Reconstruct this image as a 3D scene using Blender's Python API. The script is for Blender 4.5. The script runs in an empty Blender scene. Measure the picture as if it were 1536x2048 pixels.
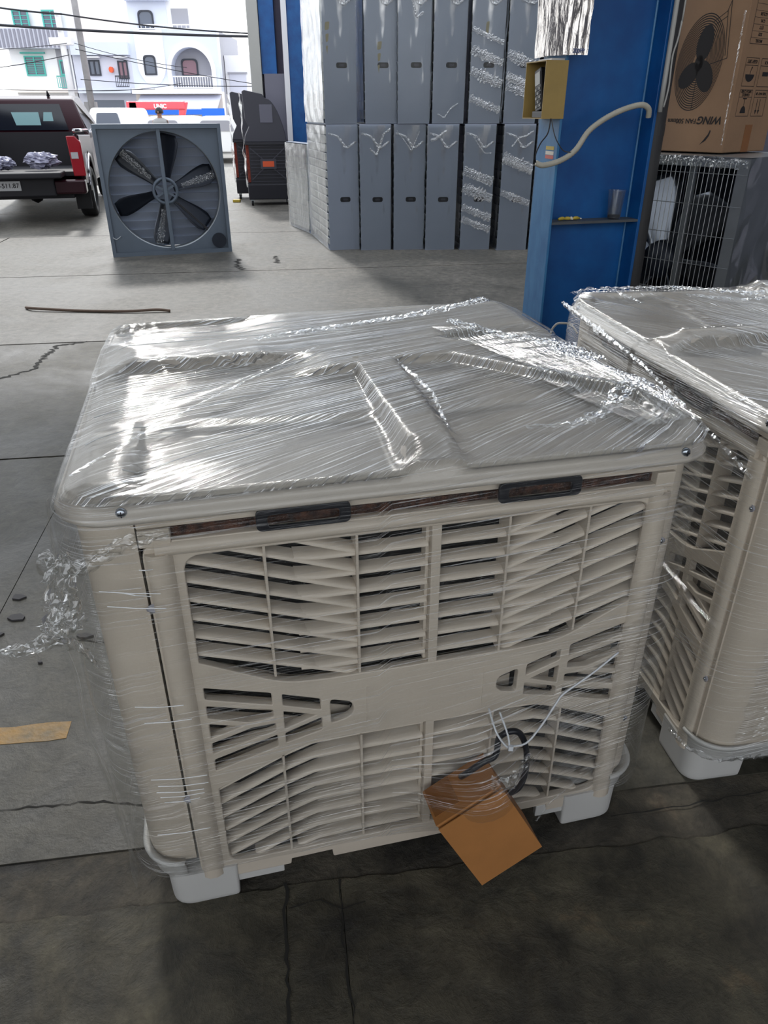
import bpy, bmesh, math, random
from mathutils import Vector, Matrix, noise as mn

S = bpy.context.scene
COL = S.collection
R = math.radians
rnd = random.Random(7)

# ------------------------------------------------------------------ camera
cd = bpy.data.cameras.new('camera')
cam = bpy.data.objects.new('camera', cd)
COL.objects.link(cam)
cd.sensor_fit = 'VERTICAL'
cd.sensor_height = 36.0
cd.lens = 36.0 * 1461.0 / 2048.0
cd.clip_end = 400
cam.location = (0, 0, 1.503)
cam.rotation_mode = 'QUATERNION'
cam.rotation_quaternion = (Matrix.Rotation(R(90) - 0.501, 3, 'X') @ Matrix.Rotation(-0.002, 3, 'Z')).to_quaternion()
S.camera = cam

# ------------------------------------------------------------------ world: even overcast sky
w = bpy.data.worlds.new('overcast_sky')
S.world = w
w.use_nodes = True
wn = w.node_tree.nodes
wl = w.node_tree.links
bg = wn['Background']
tc = wn.new('ShaderNodeTexCoord')
sep = wn.new('ShaderNodeSeparateXYZ')
rmp = wn.new('ShaderNodeValToRGB')
rmp.color_ramp.elements[0].position = 0.0
rmp.color_ramp.elements[0].color = (0.98, 0.99, 1.0, 1)
rmp.color_ramp.elements[1].position = 0.8
rmp.color_ramp.elements[1].color = (0.86, 0.92, 1.0, 1)
wl.new(tc.outputs['Generated'], sep.inputs[0])
wl.new(sep.outputs['Z'], rmp.inputs[0])
wl.new(rmp.outputs[0], bg.inputs['Color'])
bg.inputs['Strength'].default_value = 1.75

# pale sun behind thin cloud, high over the street
sd = bpy.data.lights.new('sun', 'SUN')
sd.energy = 1.2
sd.angle = R(6)
sd.color = (1.0, 0.97, 0.92)
sun = bpy.data.objects.new('sun', sd)
sun.rotation_euler = (R(-52), R(0), R(18))
COL.objects.link(sun)

S.view_settings.view_transform = 'Standard'
S.view_settings.look = 'None'
S.view_settings.gamma = 1.0
S.view_settings.use_curve_mapping = False
S.view_settings.exposure = 0.35
S.cycles.max_bounces = 8
S.cycles.transparent_max_bounces = 24
S.cycles.sample_clamp_indirect = 6
S.cycles.use_denoising = True
S.cycles.caustics_reflective = False
S.cycles.caustics_refractive = False

# ------------------------------------------------------------------ materials
def lin(c):
    return tuple(((v / 255) / 12.92 if v / 255 <= 0.04045 else ((v / 255 + 0.055) / 1.055) ** 2.4) for v in c) + (1,)

def mat(name, rgb, rough=0.5, metal=0.0, var=0.0, vscale=6.0, bump=0.0, bscale=60.0, spec=0.5, rgb2=None, detail=4, stretch=None, alpha=1.0):
    m = bpy.data.materials.new(name)
    m.use_nodes = True
    N, L = m.node_tree.nodes, m.node_tree.links
    b = N['Principled BSDF']
    b.inputs['Base Color'].default_value = lin(rgb)
    b.inputs['Roughness'].default_value = rough
    b.inputs['Metallic'].default_value = metal
    b.inputs['Specular IOR Level'].default_value = spec
    b.inputs['Alpha'].default_value = alpha
    if var > 0 or rgb2 or bump > 0:
        t = N.new('ShaderNodeTexCoord')
        mp = N.new('ShaderNodeMapping')
        if stretch:
            mp.inputs['Scale'].default_value = stretch
        L.new(t.outputs['Object'], mp.inputs[0])
    if var > 0 or rgb2:
        n = N.new('ShaderNodeTexNoise')
        n.inputs['Scale'].default_value = vscale
        n.inputs['Detail'].default_value = detail
        n.inputs['Roughness'].default_value = 0.6
        L.new(mp.outputs[0], n.inputs['Vector'])
        r = N.new('ShaderNodeValToRGB')
        a = lin(rgb)
        c2 = lin(rgb2) if rgb2 else tuple(x * (1 - var) for x in a[:3]) + (1,)
        r.color_ramp.elements[0].position = 0.35
        r.color_ramp.elements[1].position = 0.65
        r.color_ramp.elements[0].color = c2
        r.color_ramp.elements[1].color = a
        L.new(n.outputs['Fac'], r.inputs[0])
        L.new(r.outputs[0], b.inputs['Base Color'])
    if bump > 0:
        n2 = N.new('ShaderNodeTexNoise')
        n2.inputs['Scale'].default_value = bscale
        n2.inputs['Detail'].default_value = 5
        L.new(mp.outputs[0], n2.inputs['Vector'])
        bp = N.new('ShaderNodeBump')
        bp.inputs['Strength'].default_value = bump
        bp.inputs['Distance'].default_value = 0.01
        L.new(n2.outputs['Fac'], bp.inputs['Height'])
        L.new(bp.outputs[0], b.inputs['Normal'])
    return m

def concrete(name, base, dark, light, rough=0.55, seed=0.0, bump=0.35, blot=1.6):
    m = bpy.data.materials.new(name)
    m.use_nodes = True
    N, L = m.node_tree.nodes, m.node_tree.links
    b = N['Principled BSDF']
    g = N.new('ShaderNodeNewGeometry')
    mp = N.new('ShaderNodeMapping')
    mp.inputs['Location'].default_value = (seed, seed * 0.7, 0)
    L.new(g.outputs['Position'], mp.inputs[0])
    def nz(sc, det, ro=0.6, dist=0.0):
        n = N.new('ShaderNodeTexNoise')
        n.inputs['Scale'].default_value = sc
        n.inputs['Detail'].default_value = det
        n.inputs['Roughness'].default_value = ro
        n.inputs['Distortion'].default_value = dist
        L.new(mp.outputs[0], n.inputs['Vector'])
        return n
    n1, n2, n3 = nz(blot, 6, 0.65, 0.6), nz(14, 8, 0.7, 0.3), nz(90, 4, 0.7)
    r1 = N.new('ShaderNodeValToRGB')
    e = r1.color_ramp.elements
    e[0].position, e[0].color = 0.36, lin(dark)
    e[1].position, e[1].color = 0.62, lin(base)
    e3 = e.new(0.78)
    e3.color = lin(light)
    L.new(n1.outputs['Fac'], r1.inputs[0])
    r2 = N.new('ShaderNodeValToRGB')
    r2.color_ramp.elements[0].position, r2.color_ramp.elements[0].color = 0.36, (0.5, 0.5, 0.5, 1)
    r2.color_ramp.elements[1].position, r2.color_ramp.elements[1].color = 0.66, (1.2, 1.18, 1.14, 1)
    L.new(n2.outputs['Fac'], r2.inputs[0])
    mx = N.new('ShaderNodeMixRGB')
    mx.blend_type = 'MULTIPLY'
    mx.inputs[0].default_value = 0.85
    L.new(r1.outputs[0], mx.inputs[1])
    L.new(r2.outputs[0], mx.inputs[2])
    r3 = N.new('ShaderNodeValToRGB')
    r3.color_ramp.elements[0].position, r3.color_ramp.elements[0].color = 0.3, (0.75, 0.75, 0.75, 1)
    r3.color_ramp.elements[1].position, r3.color_ramp.elements[1].color = 0.6, (1.05, 1.05, 1.05, 1)
    L.new(n3.outputs['Fac'], r3.inputs[0])
    mx2 = N.new('ShaderNodeMixRGB')
    mx2.blend_type = 'MULTIPLY'
    mx2.inputs[0].default_value = 0.8
    L.new(mx.outputs[0], mx2.inputs[1])
    L.new(r3.outputs[0], mx2.inputs[2])
    L.new(mx2.outputs[0], b.inputs['Base Color'])
    rr = N.new('ShaderNodeMapRange')
    rr.inputs['From Min'].default_value, rr.inputs['From Max'].default_value = 0.3, 0.7
    rr.inputs['To Min'].default_value, rr.inputs['To Max'].default_value = rough - 0.12, rough + 0.15
    L.new(n1.outputs['Fac'], rr.inputs['Value'])
    L.new(rr.outputs[0], b.inputs['Roughness'])
    bp = N.new('ShaderNodeBump')
    bp.inputs['Strength'].default_value = bump
    bp.inputs['Distance'].default_value = 0.012
    ad = N.new('ShaderNodeMath')
    ad.operation = 'ADD'
    L.new(n2.outputs['Fac'], ad.inputs[0])
    mu = N.new('ShaderNodeMath')
    mu.operation = 'MULTIPLY'
    mu.inputs[1].default_value = 0.12
    L.new(n3.outputs['Fac'], mu.inputs[0])
    L.new(mu.outputs[0], ad.inputs[1])
    L.new(ad.outputs[0], bp.inputs['Height'])
    L.new(bp.outputs[0], b.inputs['Normal'])
    return m

def film_mat(name, base=0.06, streak=0.45, white=0.35, su=2.5, sv=170.0, rough=0.16, bump=0.6, patch=2.2, thr=0.52, uv=True, seed=0.0, blot=0.0, fres=0.45):
    """thin stretched clear film: transparent, glossy, with stretch lines along U"""
    m = bpy.data.materials.new(name)
    m.use_nodes = True
    N, L = m.node_tree.nodes, m.node_tree.links
    for n in list(N):
        N.remove(n)
    out = N.new('ShaderNodeOutputMaterial')
    t = N.new('ShaderNodeTexCoord')
    mp = N.new('ShaderNodeMapping')
    mp.inputs['Scale'].default_value = (su, sv, 1)
    mp.inputs['Location'].default_value = (seed, seed, seed)
    L.new(t.outputs['UV' if uv else 'Object'], mp.inputs[0])
    n1 = N.new('ShaderNodeTexNoise')
    n1.inputs['Scale'].default_value = 1.0
    n1.inputs['Detail'].default_value = 3
    n1.inputs['Roughness'].default_value = 0.6
    L.new(mp.outputs[0], n1.inputs['Vector'])
    n2 = N.new('ShaderNodeTexNoise')
    n2.inputs['Scale'].default_value = patch
    n2.inputs['Detail'].default_value = 3
    mp2 = N.new('ShaderNodeMapping')
    mp2.inputs['Location'].default_value = (seed + 3, seed, 1.3)
    mp2.inputs['Scale'].default_value = (1, 2.4, 1)
    L.new(t.outputs['UV' if uv else 'Object'], mp2.inputs[0])
    L.new(mp2.outputs[0], n2.inputs['Vector'])
    r1 = N.new('ShaderNodeMapRange')
    r1.inputs['From Min'].default_value, r1.inputs['From Max'].default_value = thr, thr + 0.09
    L.new(n1.outputs['Fac'], r1.inputs['Value'])
    r2 = N.new('ShaderNodeMapRange')
    r2.inputs['From Min'].default_value, r2.inputs['From Max'].default_value = 0.40, 0.62
    r2.inputs['To Min'].default_value = 0.15
    L.new(n2.outputs['Fac'], r2.inputs['Value'])
    sp = N.new('ShaderNodeMath')
    sp.operation = 'MULTIPLY'
    L.new(r1.outputs[0], sp.inputs[0])
    L.new(r2.outputs[0], sp.inputs[1])
    lw = N.new('ShaderNodeLayerWeight')
    lw.inputs['Blend'].default_value = 0.25
    fa = N.new('ShaderNodeMath')
    fa.operation = 'MULTIPLY_ADD'
    fa.inputs[1].default_value = fres
    fa.inputs[2].default_value = base
    L.new(lw.outputs['Fresnel'], fa.inputs[0])
    fb = N.new('ShaderNodeMath')
    fb.operation = 'MULTIPLY_ADD'
    fb.inputs[1].default_value = streak
    fb.use_clamp = True
    L.new(sp.outputs[0], fb.inputs[0])
    L.new(fa.outputs[0], fb.inputs[2])
    bp = N.new('ShaderNodeBump')
    bp.inputs['Strength'].default_value = bump
    bp.inputs['Distance'].default_value = 0.004
    L.new(n1.outputs['Fac'], bp.inputs['Height'])
    gl = N.new('ShaderNodeBsdfGlossy')
    gl.inputs['Roughness'].default_value = rough
    gl.inputs['Color'].default_value = (0.98, 0.99, 1.0, 1)
    L.new(bp.outputs[0], gl.inputs['Normal'])
    df = N.new('ShaderNodeBsdfDiffuse')
    df.inputs['Color'].default_value = (0.85, 0.86, 0.88, 1)
    tl = N.new('ShaderNodeBsdfTranslucent')
    tl.inputs['Color'].default_value = (0.85, 0.86, 0.88, 1)
    dm = N.new('ShaderNodeMixShader')
    dm.inputs[0].default_value = 0.35
    L.new(df.outputs[0], dm.inputs[1])
    L.new(tl.outputs[0], dm.inputs[2])
    tr = N.new('ShaderNodeBsdfTransparent')
    tr.inputs['Color'].default_value = (0.97, 0.975, 0.97, 1)
    m1 = N.new('ShaderNodeMixShader')
    L.new(fb.outputs[0], m1.inputs[0])
    L.new(tr.outputs[0], m1.inputs[1])
    L.new(gl.outputs[0], m1.inputs[2])
    fw = N.new('ShaderNodeMath')
    fw.operation = 'MULTIPLY_ADD'
    fw.inputs[1].default_value = white
    fw.inputs[2].default_value = blot
    L.new(sp.outputs[0], fw.inputs[0])
    m2 = N.new('ShaderNodeMixShader')
    L.new(fw.outputs[0], m2.inputs[0])
    L.new(m1.outputs[0], m2.inputs[1])
    L.new(dm.outputs[0], m2.inputs[2])
    L.new(m2.outputs[0], out.inputs['Surface'])
    return m

M = {}
M['plastic'] = mat('off_white_plastic', (203, 192, 177), 0.42, var=0.09, vscale=5, bump=0.04, bscale=260)
M['lid'] = mat('lid_plastic', (192, 185, 175), 0.28, var=0.07, vscale=4, bump=0.05, bscale=240)
M['slat'] = mat('slat_plastic', (208, 197, 182), 0.5, var=0.05, vscale=9)
M['base_plastic'] = mat('base_plastic', (198, 197, 194), 0.5, var=0.05, vscale=5)
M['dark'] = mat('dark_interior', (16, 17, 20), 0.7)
M['pad'] = mat('brown_cooling_pad', (88, 58, 44), 0.85, rgb2=(26, 18, 18), vscale=60, bump=0.8, bscale=90)
M['black_plastic'] = mat('black_plastic', (28, 30, 36), 0.4)
M['screw'] = mat('zinc_screw', (170, 178, 188), 0.25, 1.0)
M['blue'] = mat('blue_paint', (14, 92, 160), 0.42, rgb2=(8, 74, 138), vscale=5, bump=0.05, bscale=30)
M['blue_worn'] = mat('worn_blue_paint', (66, 130, 178), 0.45, rgb2=(36, 98, 150), vscale=7, detail=7, stretch=(1, 1, 0.4), bump=0.06)
M['pipe'] = mat('dark_grey_pipe', (58, 58, 60), 0.55, var=0.2, vscale=9, stretch=(1, 1, 0.3))
M['conduit'] = mat('grey_conduit', (176, 176, 172), 0.5)
M['cream'] = mat('cream_conduit', (182, 178, 164), 0.5, var=0.15, vscale=20)
M['ochre'] = mat('ochre_painted_metal', (168, 142, 82), 0.5, var=0.12, vscale=12)
M['carton'] = mat('cardboard', (158, 126, 98), 0.75, var=0.12, vscale=5, bump=0.06, bscale=120)
M['carton_warm'] = mat('brown_cardboard', (172, 116, 62), 0.72, var=0.1, vscale=14, bump=0.05, bscale=200)
M['tape'] = mat('brown_packing_tape', (150, 100, 56), 0.2, var=0.1)
M['ink'] = mat('black_ink', (34, 31, 32), 0.7)
M['grey_metal'] = mat('grey_coated_steel', (166, 176, 194), 0.42, 0.15, var=0.07, vscale=2.5)
M['fan_metal'] = mat('grey_galvanised_steel', (104, 116, 130), 0.42, 0.3, var=0.1, vscale=3)
M['galv'] = mat('galvanised_steel', (178, 184, 188), 0.32, 0.85, var=0.12, vscale=8)
M['dk_fan'] = mat('dark_steel', (44, 50, 62), 0.45, 0.4, var=0.2)
M['blade'] = mat('steel_fan_blade', (118, 124, 134), 0.28, 0.8, var=0.2, vscale=6)
M['wire'] = mat('galvanised_wire', (176, 180, 184), 0.35, 0.7)
M['rubber'] = mat('black_rubber', (24, 24, 26), 0.75, bump=0.2)
M['truck_red'] = mat('maroon_car_paint', (50, 20, 30), 0.18, 0.3)
M['truck_dark'] = mat('dark_car_underside', (22, 22, 30), 0.6)
M['chrome'] = mat('chrome', (200, 200, 205), 0.12, 1.0)
M['tail_red'] = mat('red_tail_light', (160, 24, 40), 0.15)
M['glass_dark'] = mat('tinted_glass', (20, 24, 34), 0.08)
M['lamp_white'] = mat('white_reflector', (190, 190, 195), 0.2)
M['plate'] = mat('plate_white', (200, 202, 205), 0.4)
M['cool_dark'] = mat('dark_grey_plastic', (66, 66, 76), 0.42)
M['cool_black'] = mat('near_black_plastic', (40, 40, 48), 0.45)
M['brown_pad'] = mat('rust_brown_pad', (150, 66, 50), 0.85, rgb2=(110, 44, 36), vscale=30)
M['orange'] = mat('orange_label', (226, 92, 50), 0.5)
M['white_wall'] = mat('white_render', (238, 238, 242), 0.8, var=0.03, vscale=0.4)
M['lav_wall'] = mat('lavender_grey_render', (206, 208, 222), 0.8, var=0.05, vscale=0.5)
M['blue_wall'] = mat('pale_blue_render', (216, 222, 238), 0.8, var=0.04, vscale=0.5)
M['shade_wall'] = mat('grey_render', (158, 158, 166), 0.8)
M['cream_wall'] = mat('cream_render', (242, 232, 226), 0.8)
M['corrug'] = mat('corrugated_fascia', (138, 138, 152), 0.7)
M['teal'] = mat('teal_paint', (72, 170, 160), 0.5)
M['win_glass'] = mat('window_glass', (92, 100, 116), 0.15)
M['win_pink'] = mat('window_curtain_glass', (136, 102, 114), 0.3)
M['frame_dark'] = mat('dark_window_frame', (44, 48, 60), 0.5)
M['rail_white'] = mat('white_railing', (240, 240, 245), 0.5)
M['pole'] = mat('weathered_concrete_pole', (150, 148, 150), 0.8, var=0.2, vscale=3)
M['cable'] = mat('black_cable', (24, 26, 34), 0.6)
M['crane_red'] = mat('red_crane_paint', (238, 92, 104), 0.4)
M['van_white'] = mat('white_vehicle_paint', (240, 240, 240), 0.25)
M['sign_blue'] = mat('blue_tarpaulin', (36, 112, 226), 0.55)
M['leaf'] = mat('tree_leaves', (120, 160, 96), 0.7, rgb2=(80, 128, 66), vscale=3)
M['skin'] = mat('skin', (150, 110, 90), 0.6)
M['hair'] = mat('black_hair', (22, 20, 26), 0.6)
M['shirt'] = mat('grey_shirt', (150, 150, 150), 0.8)
M['board'] = mat('dark_roller_shutter', (76, 72, 92), 0.6, stretch=(1, 1, 1), var=0.1)
M['shut_l'] = mat('grey_board', (112, 112, 126), 0.6)
M['roof'] = mat('roof_sheet', (120, 122, 126), 0.6, var=0.1)
M['yellow'] = mat('worn_yellow_line', (172, 132, 66), 0.6, rgb2=(128, 112, 84), vscale=16, detail=8, bump=0.3)
M['debris'] = mat('dark_debris', (66, 64, 66), 0.7)
M['stick'] = mat('brown_stick', (110, 92, 80), 0.8)
M['tie'] = mat('translucent_nylon', (214, 218, 222), 0.3)
M['zinc_shelf'] = mat('dusty_grey_steel', (84, 88, 92), 0.6, var=0.2)
M['conn_y'] = mat('yellow_connector', (196, 170, 60), 0.4)
M['conn_w'] = mat('white_connector', (226, 220, 206), 0.4)
M['lcd'] = mat('grey_screen', (120, 124, 120), 0.2)
M['belt'] = mat('rubber_belt', (50, 50, 54), 0.7)
M['foil'] = mat('silver_wrapped_foil', (206, 202, 198), 0.22, 0.9, bump=1.0, bscale=26, stretch=(1.5, 1.5, 0.35))
M['floor1'] = concrete('concrete_near', (96, 91, 76), (46, 44, 38), (140, 120, 94), 0.62, 1.0, 1.0, 3.4)
M['floor2'] = concrete('concrete_mid', (84, 81, 71), (54, 53, 47), (104, 98, 87), 0.52, 4.0, 0.35)
M['floor3'] = concrete('concrete_far', (128, 124, 117), (92, 90, 85), (152, 146, 137), 0.55, 8.0, 0.25, 0.9)
M['rough'] = concrete('rough_concrete_strip', (96, 90, 78), (44, 42, 38), (140, 122, 104), 0.7, 12.0, 1.0, 5.0)
M['road'] = concrete('street_concrete', (150, 148, 142), (130, 128, 124), (176, 172, 166), 0.7, 2.0, 0.2, 0.5)
M['joint'] = mat('dark_joint_dirt', (38, 37, 34), 0.9)
M['film_top'] = film_mat('clear_film_top', 0.05, 0.80, 0.20, 1.3, 230, 0.12, 1.0, 2.8, 0.51, fres=0.5)
M['film_front'] = film_mat('clear_film_front', 0.015, 0.24, 0.42, 4.0, 250, 0.14, 0.8, 3.2, 0.55, seed=5.0, fres=0.2)
M['film_bunch'] = film_mat('crumpled_film', 0.08, 0.40, 0.12, 30, 60, 0.10, 0.5, 9.0, 0.55, seed=2.0, blot=0.01)
M['film_soft'] = film_mat('soft_film', 0.0, 0.30, 0.14, 6, 60, 0.16, 0.3, 3.0, 0.60, uv=False, seed=9.0)
M['film_white'] = film_mat('bright_stretched_film', 0.22, 0.7, 0.45, 4, 160, 0.16, 0.9, 4.0, 0.46, seed=21.0, blot=0.03)
M['film_cage'] = film_mat('grey_film', 0.06, 0.5, 0.12, 5, 50, 0.12, 0.9, 3.0, 0.5, uv=False, seed=14.0)

# glass of the cup
gm = film_mat('clear_cup_plastic', 0.05, 0.05, 0.05, 10, 10, 0.08, 0.2, 3, 0.5, uv=False, blot=0.03, fres=0.5)
M['cup'] = gm
M['adh'] = mat('dried_yellow_adhesive', (172, 164, 132), 0.6, var=0.15, vscale=20)
M['strand'] = mat('white_glint_strand', (235, 238, 240), 0.1)  # near-white, so the glints of the film sit in the colour

# ------------------------------------------------------------------ mesh helpers
class MB:
    def __init__(self):
        self.v, self.f, self.uv = [], [], None
    def add(self, vs, fs):
        o = len(self.v)
        self.v += [tuple(x) for x in vs]
        self.f += [tuple(i + o for i in q) for q in fs]
        return self
    def box(self, x0, x1, y0, y1, z0, z1, T=None):
        vs = [(x, y, z) for z in (z0, z1) for y in (y0, y1) for x in (x0, x1)]
        if T is not None:
            vs = [tuple(T @ Vector(q)) for q in vs]
        return self.add(vs, [(0, 2, 3, 1), (4, 5, 7, 6), (0, 1, 5, 4), (2, 6, 7, 3), (0, 4, 6, 2), (1, 3, 7, 5)])
    def prism(self, poly, a, b, axis='y', T=None):
        """closed polygon (p,q) extruded from a to b along axis"""
        n = len(poly)
        def P(p, q, h):
            return {'y': (p, h, q), 'z': (p, q, h), 'x': (h, p, q)}[axis]
        vs = [P(p, q, a) for p, q in poly] + [P(p, q, b) for p, q in poly]
        if T is not None:
            vs = [tuple(T @ Vector(q)) for q in vs]
        fs = [tuple(range(n))[::-1], tuple(range(n, 2 * n))] + [(i, (i + 1) % n, n + (i + 1) % n, n + i) for i in range(n)]
        return self.add(vs, fs)
    def tube(self, pts, r, n=8, cap=True):
        pts = [Vector(p) for p in pts]
        rs = r if isinstance(r, (list, tuple)) else [r] * len(pts)
        vs, fs = [], []
        up = Vector((0, 0, 1))
        prev = None
        for i, p in enumerate(pts):
            d = (pts[min(i + 1, len(pts) - 1)] - pts[max(i - 1, 0)]).normalized()
            if prev is None:
                a = d.cross(up)
                if a.length < 1e-3:
                    a = d.cross(Vector((1, 0, 0)))
            else:
                a = prev - d * prev.dot(d)
            a.normalize()
            prev = a
            b = d.cross(a)
            for k in range(n):
                t = 2 * math.pi * k / n
                vs.append(p + (a * math.cos(t) + b * math.sin(t)) * rs[i])
        for i in range(len(pts) - 1):
            for k in range(n):
                k2 = (k + 1) % n
                fs.append((i * n + k, i * n + k2, (i + 1) * n + k2, (i + 1) * n + k))
        if cap:
            fs.append(tuple(range(n))[::-1])
            fs.append(tuple(range((len(pts) - 1) * n, len(pts) * n)))
        return self.add(vs, fs)
    def lathe(self, prof, n=24, T=None, close=False):
        vs, fs = [], []
        for r, z in prof:
            for k in range(n):
                t = 2 * math.pi * k / n
                vs.append((r * math.cos(t), r * math.sin(t), z))
        if T is not None:
            vs = [tuple(T @ Vector(q)) for q in vs]
        m = len(prof)
        for i in range(m if close else m - 1):
            j = (i + 1) % m
            for k in range(n):
                k2 = (k + 1) % n
                fs.append((i * n + k, i * n + k2, j * n + k2, j * n + k))
        if not close:
            fs.append(tuple(range(n))[::-1])
            fs.append(tuple(range((m - 1) * n, m * n)))
        return self.add(vs, fs)
    def grid(self, fn, nu, nv, uvfn=None, wrap=False):
        o = len(self.v)
        for j in range(nv + 1):
            for i in range(nu + 1):
                self.v.append(tuple(fn(i / nu, j / nv)))
        if uvfn:
            if self.uv is None:
                self.uv = {}
            for j in range(nv + 1):
                for i in range(nu + 1):
                    self.uv[o + j * (nu + 1) + i] = uvfn(i / nu, j / nv)
        for j in range(nv):
            for i in range(nu):
                a = o + j * (nu + 1) + i
                self.f.append((a, a + 1, a + nu + 2, a + nu + 1))
        return self
    def build(self, name, m, parent=None, smooth=False, bevel=0.0, loc=None, seg=2, recalc=True):
        me = bpy.data.meshes.new(name)
        me.from_pydata(self.v, [], self.f)
        if recalc:
            bm = bmesh.new()
            bm.from_mesh(me)
            bmesh.ops.recalc_face_normals(bm, faces=bm.faces)
            bm.to_mesh(me)
            bm.free()
        if self.uv:
            uvl = me.uv_layers.new(name='UVMap')
            for lp in me.loops:
                uvl.data[lp.index].uv = self.uv.get(lp.vertex_index, (0, 0))
        me.materials.append(m)
        o = bpy.data.objects.new(name, me)
        COL.objects.link(o)
        if parent is not None:
            o.parent = parent
        if loc is not None:
            o.location = loc
        if smooth:
            for p in me.polygons:
                p.use_smooth = True
        if bevel > 0:
            bv = o.modifiers.new('bevel', 'BEVEL')
            bv.width = bevel
            bv.segments = seg
            bv.limit_method = 'ANGLE'
            bv.angle_limit = R(35)
        return o

def auto_smooth(o, ang=35):
    me = o.data
    bm = bmesh.new()
    bm.from_mesh(me)
    for f in bm.faces:
        f.smooth = True
    for e in bm.edges:
        if len(e.link_faces) == 2 and e.calc_face_angle(0) > R(ang):
            e.smooth = False
    bm.to_mesh(me)
    bm.free()
    return o

def tag(o, label=None, cat=None, group=None, kind=None):
    if label: o['label'] = label
    if cat: o['category'] = cat
    if group: o['group'] = group
    if kind: o['kind'] = kind
    return o

def empty(name, loc=(0, 0, 0), rz=0.0, label=None, cat=None, group=None):
    o = bpy.data.objects.new(name, None)
    o.empty_display_size = 0.1
    o.location = loc
    o.rotation_euler = (0, 0, rz)
    COL.objects.link(o)
    return tag(o, label, cat, group)

def children(o):
    return [c for c in list(COL.objects) if c.parent == o]

def copy_tree(o, parent=None, skip=()):
    c = o.copy()
    COL.objects.link(c)
    c.parent = parent
    for ch in children(o):
        if ch.name.split('.')[0] in skip:
            continue
        copy_tree(ch, c)
    return c

def curve_plate(loops, depth, bevel=0.0, res=3):
    """2D loops (first outer, rest holes) -> solid mesh datablock in XY extruded along Z by depth, bevelled"""
    cu = bpy.data.curves.new('plate', 'CURVE')
    cu.dimensions = '2D'
    cu.fill_mode = 'BOTH'
    cu.extrude = depth / 2 - bevel
    cu.bevel_depth = bevel
    cu.bevel_resolution = res
    for lp in loops:
        sp = cu.splines.new('POLY')
        sp.points.add(len(lp) - 1)
        for i, (x, y) in enumerate(lp):
            sp.points[i].co = (x, y, 0, 1)
        sp.use_cyclic_u = True
    o = bpy.data.objects.new('plate', cu)
    COL.objects.link(o)
    dg = bpy.context.evaluated_depsgraph_get()
    me = bpy.data.meshes.new_from_object(o.evaluated_get(dg))
    bpy.data.objects.remove(o)
    return me

def mesh_obj(name, me, m, parent=None, T=None):
    me.materials.clear()
    me.materials.append(m)
    if T is not None:
        me.transform(T)
    me.name = name
    o = bpy.data.objects.new(name, me)
    COL.objects.link(o)
    if parent is not None:
        o.parent = parent
    return o

def text_mesh(name, s, size, m, parent, T, bold=0.0, shear=0.0, align='CENTER', thick=0.0004):
    cu = bpy.data.curves.new(name, 'FONT')
    cu.body = s
    cu.size = size
    cu.align_x = align
    cu.align_y = 'CENTER'
    cu.offset = bold
    cu.shear = shear
    cu.extrude = thick
    o = bpy.data.objects.new(name, cu)
    COL.objects.link(o)
    dg = bpy.context.evaluated_depsgraph_get()
    me = bpy.data.meshes.new_from_object(o.evaluated_get(dg))
    bpy.data.objects.remove(o)
    return mesh_obj(name, me, m, parent, T)

def round_poly(pts, r, seg=5):
    """round the corners of polygon; r scalar or list"""
    out = []
    n = len(pts)
    for i in range(n):
        rr = r[i] if isinstance(r, (list, tuple)) else r
        p = Vector(pts[i]); a = Vector(pts[i - 1]); b = Vector(pts[(i + 1) % n])
        if rr <= 0:
            out.append(tuple(p)); continue
        d1 = (a - p); d2 = (b - p)
        l = min(rr, d1.length * 0.45, d2.length * 0.45)
        p1 = p + d1.normalized() * l
        p2 = p + d2.normalized() * l
        for k in range(seg + 1):
            t = k / seg
            q = p1 * (1 - t) ** 2 + p * 2 * t * (1 - t) + p2 * t * t
            out.append(tuple(q))
    return out

# plate in XY -> stands in local XZ plane with its front face at y = yf (facing -y)
def stand(yf, depth):
    return Matrix.Translation((0, yf + depth / 2, 0)) @ Matrix.Rotation(R(90), 4, 'X')

# ================================================================== FLOOR
A = R(8)      # direction of the floor joints
ca, sa = math.cos(A), math.sin(A)
def fl(u, v):
    return (u * ca - v * sa, u * sa + v * ca)
fb = MB().box(-34, 26, -9, 17.2, -0.20, -0.035)
floor = tag(fb.build('floor', M['joint']), 'worn grey concrete workshop floor divided by joints', kind='structure')
def slab(u0, u1, v0, v1, m, z=0.0, jag=0.0, name='slab', seed=0, g=0.002):
    u0 += g; u1 -= g; v0 += g; v1 -= g
    r_ = random.Random(seed + int(v0 * 100))
    nu = max(1, min(220, int((u1 - u0) / 0.03))) if jag > 0 else 1
    top = []
    for i in range(nu + 1):
        top.append((u0 + (u1 - u0) * i / nu, v0 + (0)))
    for i in range(nu, -1, -1):
        uu = u0 + (u1 - u0) * i / nu
        top.append((uu, v1 - (jag * abs(mn.noise(Vector((uu * 5, v1, seed)))) + jag * 0.35 * r_.random() if 0 < i < nu else 0)))
    poly = [fl(a, b) for a, b in top]
    o = MB().prism(poly, -0.034, z, 'z').build(name, m, floor)
    return o
slab(-6, -0.075, -3.2, 1.045, M['floor1'], jag=0.022, seed=1, g=0.0006)
slab(-0.075, 0.045, -3.2, 1.045, M['floor1'], z=-0.001, jag=0.0, seed=2, g=0.0008)
slab(0.045, 6, -3.2, 1.045, M['floor1'], jag=0.022, seed=3, g=0.0006)
slab(-6, 6, 1.02, 1.21, M['rough'], z=-0.003, seed=4, name='rough_strip', g=0.0)
slab(-6, -1.02, 1.185, 3.52, M['floor2'], jag=0.012, seed=5, g=0.0015)
slab(-1.02, 6, 1.185, 3.52, M['floor2'], jag=0.012, seed=6, g=0.0015)
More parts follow.
